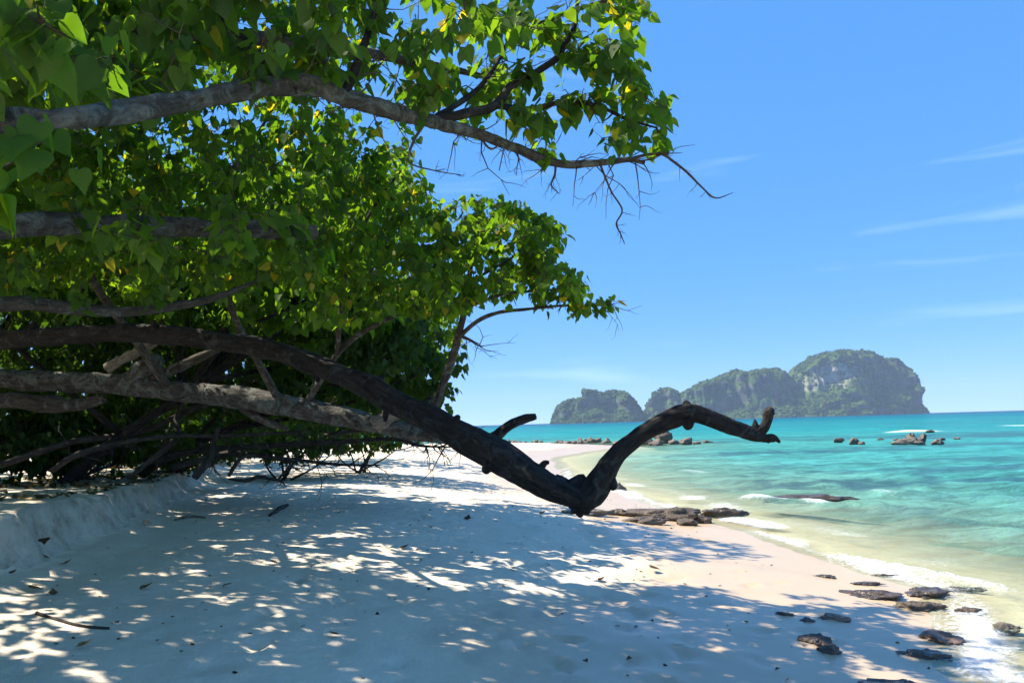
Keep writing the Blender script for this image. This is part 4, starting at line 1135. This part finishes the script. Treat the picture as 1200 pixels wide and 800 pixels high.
lx, ly = lx[k_], ly[k_]
lz = ground(lx, ly)[0] + 0.006
a = rl.uniform(0, 6.28, len(lx))
fr = frames(np.stack((np.cos(a), np.sin(a), rl.normal(0, .15, len(a))), 1), np.stack((rl.normal(0, .3, len(a)), rl.normal(0, .3, len(a)), np.ones(len(a))), 1))
link('beach_debris', leaf_mesh('beach_debris', np.stack((lx, ly, lz), 1), fr, rl.uniform(.012, .045, len(lx)), rl.uniform(0, .5, len(lx)), (0, 0, 0)), M_LITTER, kind='stuff', label='scattered crumbs of bark, leaf and shell on the sand', cat='debris')

# ------------------------------------------------------------------ island
def mat_island():
    m, out, N, L = mat('limestone_and_jungle')
    g = N('NewGeometry'); t = N('TexCoord')
    mp = N('Mapping'); mp.inputs['Scale'].default_value = (0.05, 0.05, 0.05); L(t, 'Object', mp, 'Vector')
    n1 = N('TexNoise', Scale=1.0, Detail=8.0, Roughness=0.7, Distortion=.5); L(mp, 'Vector', n1, 'Vector')
    rk = ramp(N, [(0.32, (0.045, 0.048, 0.044)), (0.5, (0.10, 0.10, 0.088)), (0.70, (0.22, 0.205, 0.175))]); L(n1, 'Fac', rk, 'Fac')
    n2 = N('TexNoise', Scale=0.05, Detail=6.0, Roughness=0.7); L(t, 'Object', n2, 'Vector')
    gr = ramp(N, [(0.3, (0.020, 0.044, 0.010)), (0.7, (0.062, 0.105, 0.020))]); L(n2, 'Fac', gr, 'Fac')
    sn = N('SeparateXYZ'); L(g, 'Normal', sn, 'Vector')
    a = N('Math', operation='MULTIPLY_ADD'); a.inputs[1].default_value = 1.1; L(n2, 'Fac', a, 0); L(sn, 'Z', a, 2)
    f = ramp(N, [(0.64, 0.0), (0.84, 1.0)]); L(a, 'Value', f, 'Fac')
    sc = N('Attribute', attribute_name='scar')
    mx0 = N('MixRGB'); mx0.inputs['Color2'].default_value = (0.40, 0.36, 0.30, 1)
    ss = N('Math', operation='MULTIPLY'); L(sc, 'Fac', ss, 0)
    n3 = ramp(N, [(0.38, 0.0), (0.56, 1.0)]); L(n1, 'Fac', n3, 'Fac'); L(n3, 'Color', ss, 1)
    L(ss, 'Value', mx0, 'Fac')
    mx = N('MixRGB'); L(f, 'Color', mx, 'Fac'); L(rk, 'Color', mx, 'Color1'); L(gr, 'Color', mx, 'Color2')
    L(mx, 'Color', mx0, 'Color1')
    mx = mx0
    p = N('BsdfPrincipled', Roughness=0.95); p.inputs['Specular IOR Level'].default_value = 0.1
    L(mx, 'Color', p, 'Base Color'); L(p, 'BSDF', out, 'Surface')
    return m
M_ISLE = mat_island()
m_, out_, N_, L_ = mat('jungle_canopy')
_g = N_('NewGeometry'); _n = N_('TexNoise', Scale=0.08, Detail=3.0); L_(_g, 'Position', _n, 'Vector')
_r2 = ramp(N_, [(0.3, (0.018, 0.042, 0.009)), (0.7, (0.06, 0.10, 0.020))]); L_(_n, 'Fac', _r2, 'Fac')
_p = N_('BsdfPrincipled', Roughness=0.9); _p.inputs['Specular IOR Level'].default_value = 0.1
L_(_r2, 'Color', _p, 'Base Color'); L_(_p, 'BSDF', out_, 'Surface')
M_JUNGLE = m_

def island(name, sil, Y, half, cliff_lo, seed, scar=None, slope=None):
    """sil: skyline in photo pixels; half: depth of the island to each side of its ridge (m)"""
    sil = np.array(sil, float)
    pxs = np.arange(sil[0, 0], sil[-1, 0] + .01, 1.0)
    pys = np.interp(pxs, sil[:, 0], sil[:, 1])
    pts = np.array([at(a, b, Y) for a, b in zip(pxs, pys)])
    X = pts[:, 0]; H = np.maximum(pts[:, 2], 0)
    Vv = np.linspace(-1, 1, 150)
    XX, VV = np.meshgrid(X, Vv)
    HH = np.repeat(H[None], len(Vv), 0)
    tt = (XX - X[0]) / (X[-1] - X[0])
    wd = half * (0.12 + 0.88 * np.sqrt(np.clip(np.sin(np.pi * np.clip(tt, 0, 1)), 0, 1)))
    yy = VV * wd
    nn = fbm(XX * 0.012, yy * 0.004, 0, 4, seed)
    nf = fbm(XX * 0.05, yy * 0.02, 0, 3, seed + 9)
    a = np.abs(VV)
    cl = 0.42 + 0.24 * nn + 0.045 * nf
    lo = np.interp(XX, *np.array(cliff_lo, float).T) if cliff_lo is not None else 0.35
    lo = np.interp((XX - X[0]) / (X[-1] - X[0]), [c[0] for c in cliff_lo], [c[1] for c in cliff_lo])
    lo = np.clip(lo + 0.12 * fbm(XX * 0.016, yy * 0.004, 0, 3, seed + 21), .08, .8)
    tal = lo * sstep(1.0, cl + .02, a) ** 0.8
    clf = (0.93 - lo) * sstep(cl + 0.13, cl - 0.10, a)
    cap = 0.07 * sstep(cl, 0.0, a)
    Z = HH * (tal + clf + cap)
    cr = np.abs(fbm(XX * 0.09, yy * 0.09, 0, 3, seed + 3))
    Z = Z + np.minimum(HH * .2, 9) * (cr - .3) * sstep(1.0, .9, a) * 0.6
    Z = np.where(a > 0.985, -3, Z)
    # skyline keeps the traced height on the ridge
    base = (X[0] + X[-1]) / 2
    V = np.stack((XX - base, yy + 18 * nf * sstep(.8, .5, a), Z), -1).reshape(-1, 3)
    V[:, 1] += 16 * fbm(V[:, 0] * .022, V[:, 2] * .045, VV.ravel() * 2, 4, seed + 31) * (Z.ravel() > 0)
    V[:, 0] += 7 * fbm(V[:, 0] * .03, V[:, 2] * .05, VV.ravel() * 2 + 9, 3, seed + 32) * (Z.ravel() > 0) * sstep(0, .2, tt.ravel()) * sstep(1, .8, tt.ravel())
    sc = np.zeros(len(V))
    if scar is not None:
        sx_, sy_ = at(scar[0], scar[1], Y - half * .4)[[0, 2]]
        xr, zr = scar[2] * Y / FPX, scar[3] * Y / FPX
        q = ((V[:, 0] + base - sx_) / xr) ** 2 + ((V[:, 2] - sy_ - (V[:, 0] + base - sx_) * .25) / zr) ** 2
        sc = sstep(1.2, .3, q + .5 * fbm(V[:, 0] * .05, V[:, 2] * .05, 0, 3, 5)) * (V[:, 1] < 0)
        V[:, 1] += 30 * sc
    o = link(name, new_mesh(name, V, grid_faces(len(X), len(Vv)), True, {'scar': sc}), M_ISLE, kind='structure', loc=(base, Y, 0))
    # jungle crowns where the ground is not too steep
    r = np.random.default_rng(seed)
    G = V.reshape(len(Vv), len(X), 3)
    gzv = np.abs(np.gradient(G[..., 2], axis=0) / (np.gradient(G[..., 1], axis=0) + 1e-3))
    ok = (gzv < 1.1) & (G[..., 2] > 1.5) & (VV < 0.25)
    ii = np.argwhere(ok)
    ii = ii[r.choice(len(ii), min(3600, len(ii)), replace=False)]
    c = G[ii[:, 0], ii[:, 1]]
    v0, f0 = ICO1
    s = r.uniform(3.0, 6.5, len(c))
    jit = 1 + 0.35 * r.normal(0, 1, (len(c), len(v0)))
    P = c[:, None] + v0[None] * s[:, None, None] * np.clip(jit, .5, 1.6)[..., None] * [1, 1, .85]
    F = (f0[None] + (np.arange(len(c)) * len(v0))[:, None, None]).reshape(-1, 3)
    link('jungle', new_mesh('jungle', P.reshape(-1, 3), F, False), M_JUNGLE, o, kind='stuff')
    return o
island('island', [(753, 489), (757, 478), (760, 468), (765, 461), (772, 457), (782, 455), (790, 458), (796, 463), (800, 461), (806, 457), (812, 456), (820, 450), (826, 447), (832, 447), (838, 443), (848, 440), (856, 436), (862, 435), (868, 437), (876, 438), (882, 435), (892, 434), (903, 433), (911, 435), (918, 440), (926, 443), (933, 443), (938, 434), (944, 426), (952, 419), (962, 415), (975, 413), (988, 411), (1000, 411), (1010, 412), (1020, 414), (1028, 419), (1033, 423), (1040, 420), (1048, 421), (1056, 428), (1062, 436), (1067, 446), (1070, 456), (1073, 466), (1075, 474), (1079, 478), (1081, 484)],
       2300, 200, [(0, .25), (.2, .2), (.45, .28), (.62, .5), (.8, .52), (.92, .45), (1, .2)], 401, (972, 441, 32, 16))
island('islet', [(647, 495), (649, 488), (652, 480), (658, 474), (666, 470), (675, 469), (681, 468), (683, 459), (688, 458), (694, 459), (700, 458), (706, 461), (714, 459), (722, 459), (730, 461), (737, 465), (743, 473), (748, 480), (753, 485), (757, 490)],
       2200, 130, [(0, .4), (.3, .35), (.5, .3), (1, .4)], 402)

# ------------------------------------------------------------------ distant bathers (mostly behind the trunk)
def mat_plain(name, c, rough=.6):
    m, out, N, L = mat(name)
    t = N('TexCoord'); n = N('TexNoise', Scale=30.0, Detail=3.0); L(t, 'Object', n, 'Vector')
    rr = ramp(N, [(0.3, tuple(v * .85 for v in c)), (0.7, tuple(min(1, v * 1.1) for v in c))]); L(n, 'Fac', rr, 'Fac')
    p = N('BsdfPrincipled', Roughness=rough); L(rr, 'Color', p, 'Base Color'); L(p, 'BSDF', out, 'Surface')
    return m
M_SKIN = mat_plain('skin', (0.50, 0.26, 0.16)); M_HAIR = mat_plain('hair', (0.02, 0.014, 0.01)); M_ORANGE = mat_plain('orange_cloth', (0.62, 0.13, 0.04)); M_TOWEL = mat_plain('peach_cloth', (0.65, 0.30, 0.13))

def person(p, h, face, label, cloth, cover, seed):
    """standing figure; one skinned body, hair and swimwear as parts"""
    t = thing('person', p, label, 'person', 'bathers on the far sand')
    t.rotation_euler = (0, 0, face)
    k = h / 1.7
    J = {'pel': (0, 0, .95, .13), 'wai': (0, 0, 1.10, .115), 'che': (0, .01, 1.30, .135), 'nec': (0, 0, 1.45, .05), 'hea': (0, .015, 1.56, .085), 'top': (0, .01, 1.66, .06)}
    E = [('pel', 'wai'), ('wai', 'che'), ('che', 'nec'), ('nec', 'hea'), ('hea', 'top')]
    for s, n in ((-1, 'l'), (1, 'r')):
        J.update({n + 'sh': (.18 * s, 0, 1.39, .055), n + 'el': (.25 * s, -.02, 1.12, .04), n + 'wr': (.26 * s, .06, .88, .03), n + 'ha': (.26 * s, .09, .78, .032),
                  n + 'hi': (.09 * s, 0, .88, .09), n + 'kn': (.10 * s, .02 * s, .48, .058), n + 'an': (.10 * s, -.01 + .03 * s, .08, .04), n + 'to': (.11 * s, .13 + .03 * s, .03, .032)})
        E += [('che', n + 'sh'), (n + 'sh', n + 'el'), (n + 'el', n + 'wr'), (n + 'wr', n + 'ha'), ('pel', n + 'hi'), (n + 'hi', n + 'kn'), (n + 'kn', n + 'an'), (n + 'an', n + 'to')]
    names = list(J)
    def skin(sel_e, grow_, nm, mtl, z0=None):
        nn = sorted({a for e in sel_e for a in e}, key=names.index)
        me = bpy.data.meshes.new(nm)
        me.from_pydata([tuple(c * k for c in J[n_][:3]) for n_ in nn], [(nn.index(a), nn.index(b)) for a, b in sel_e], [])
        o = link(nm, me, mtl, t)
        m = o.modifiers.new('skin', 'SKIN')
        for i, n_ in enumerate(nn):
            r_ = J[n_][3] * k * grow_
            me.skin_vertices[0].data[i].radius = (r_, r_)
        me.skin_vertices[0].data[0].use_root = True
        sb = o.modifiers.new('sub', 'SUBSURF'); sb.levels = 2; sb.render_levels = 2
        return o
    skin(E, 1.0, 'body', M_SKIN)
    skin(cover, 1.16, 'swimwear', cloth)
    v, f = ICO2
    hv = v[:, :] * np.array((.095, .11, .115)) * k
    hv = hv + np.array((0, -.015, 1.605)) * k
    hv[:, 1] -= np.clip(1.57 * k - hv[:, 2], 0, None) * .6
    link('hair', new_mesh('hair', hv, f, True), M_HAIR, t)
TR = [('pel', 'lhi'), ('pel', 'rhi'), ('pel', 'wai')]
SUIT = [('pel', 'wai'), ('wai', 'che'), ('pel', 'lhi'), ('pel', 'rhi')]
for px, py, h, fa, lab, cl, cov in ((495.5, 521, 1.65, 2.6, 'barelegged bather in orange swimwear on the far sand, beside the branch tips', M_ORANGE, SUIT),
                                (505.5, 522, 1.7, 0.5, 'bather in red-orange trunks on the far sand, one pace from the other', M_ORANGE, TR),
                                (580, 549, 1.12, 3.3, 'child in peach clothing on the wet sand behind the dark trunk', M_TOWEL, SUIT + [('lhi', 'lkn'), ('rhi', 'rkn'), ('che', 'lsh'), ('che', 'rsh')])):
    p = on_sand(px, py)
    person(tuple(p), h, fa, lab, cl, cov, 1)

# ------------------------------------------------------------------ haze
bx0, bx1, by0, by1, bz0, bz1 = -6600, 6600, -450, 6600, -20, 240
V = [(x, y, z) for z in (bz0, bz1) for y in (by0, by1) for x in (bx0, bx1)]
F = [(0, 2, 3, 1), (4, 5, 7, 6), (0, 1, 5, 4), (2, 6, 7, 3), (0, 4, 6, 2), (1, 3, 7, 5)]
m, out, N, L = mat('sea_haze')
pv = N('VolumePrincipled', Density=0.00011, Anisotropy=0.0)
pv.inputs['Color'].default_value = (0.60, 0.79, 1.0, 1)
L(pv, 'Volume', out, 'Volume')
link('haze', new_mesh('haze', V, np.array(F), False), m, kind='stuff', label='pale blue sea haze hanging over the whole bay', cat='haze')
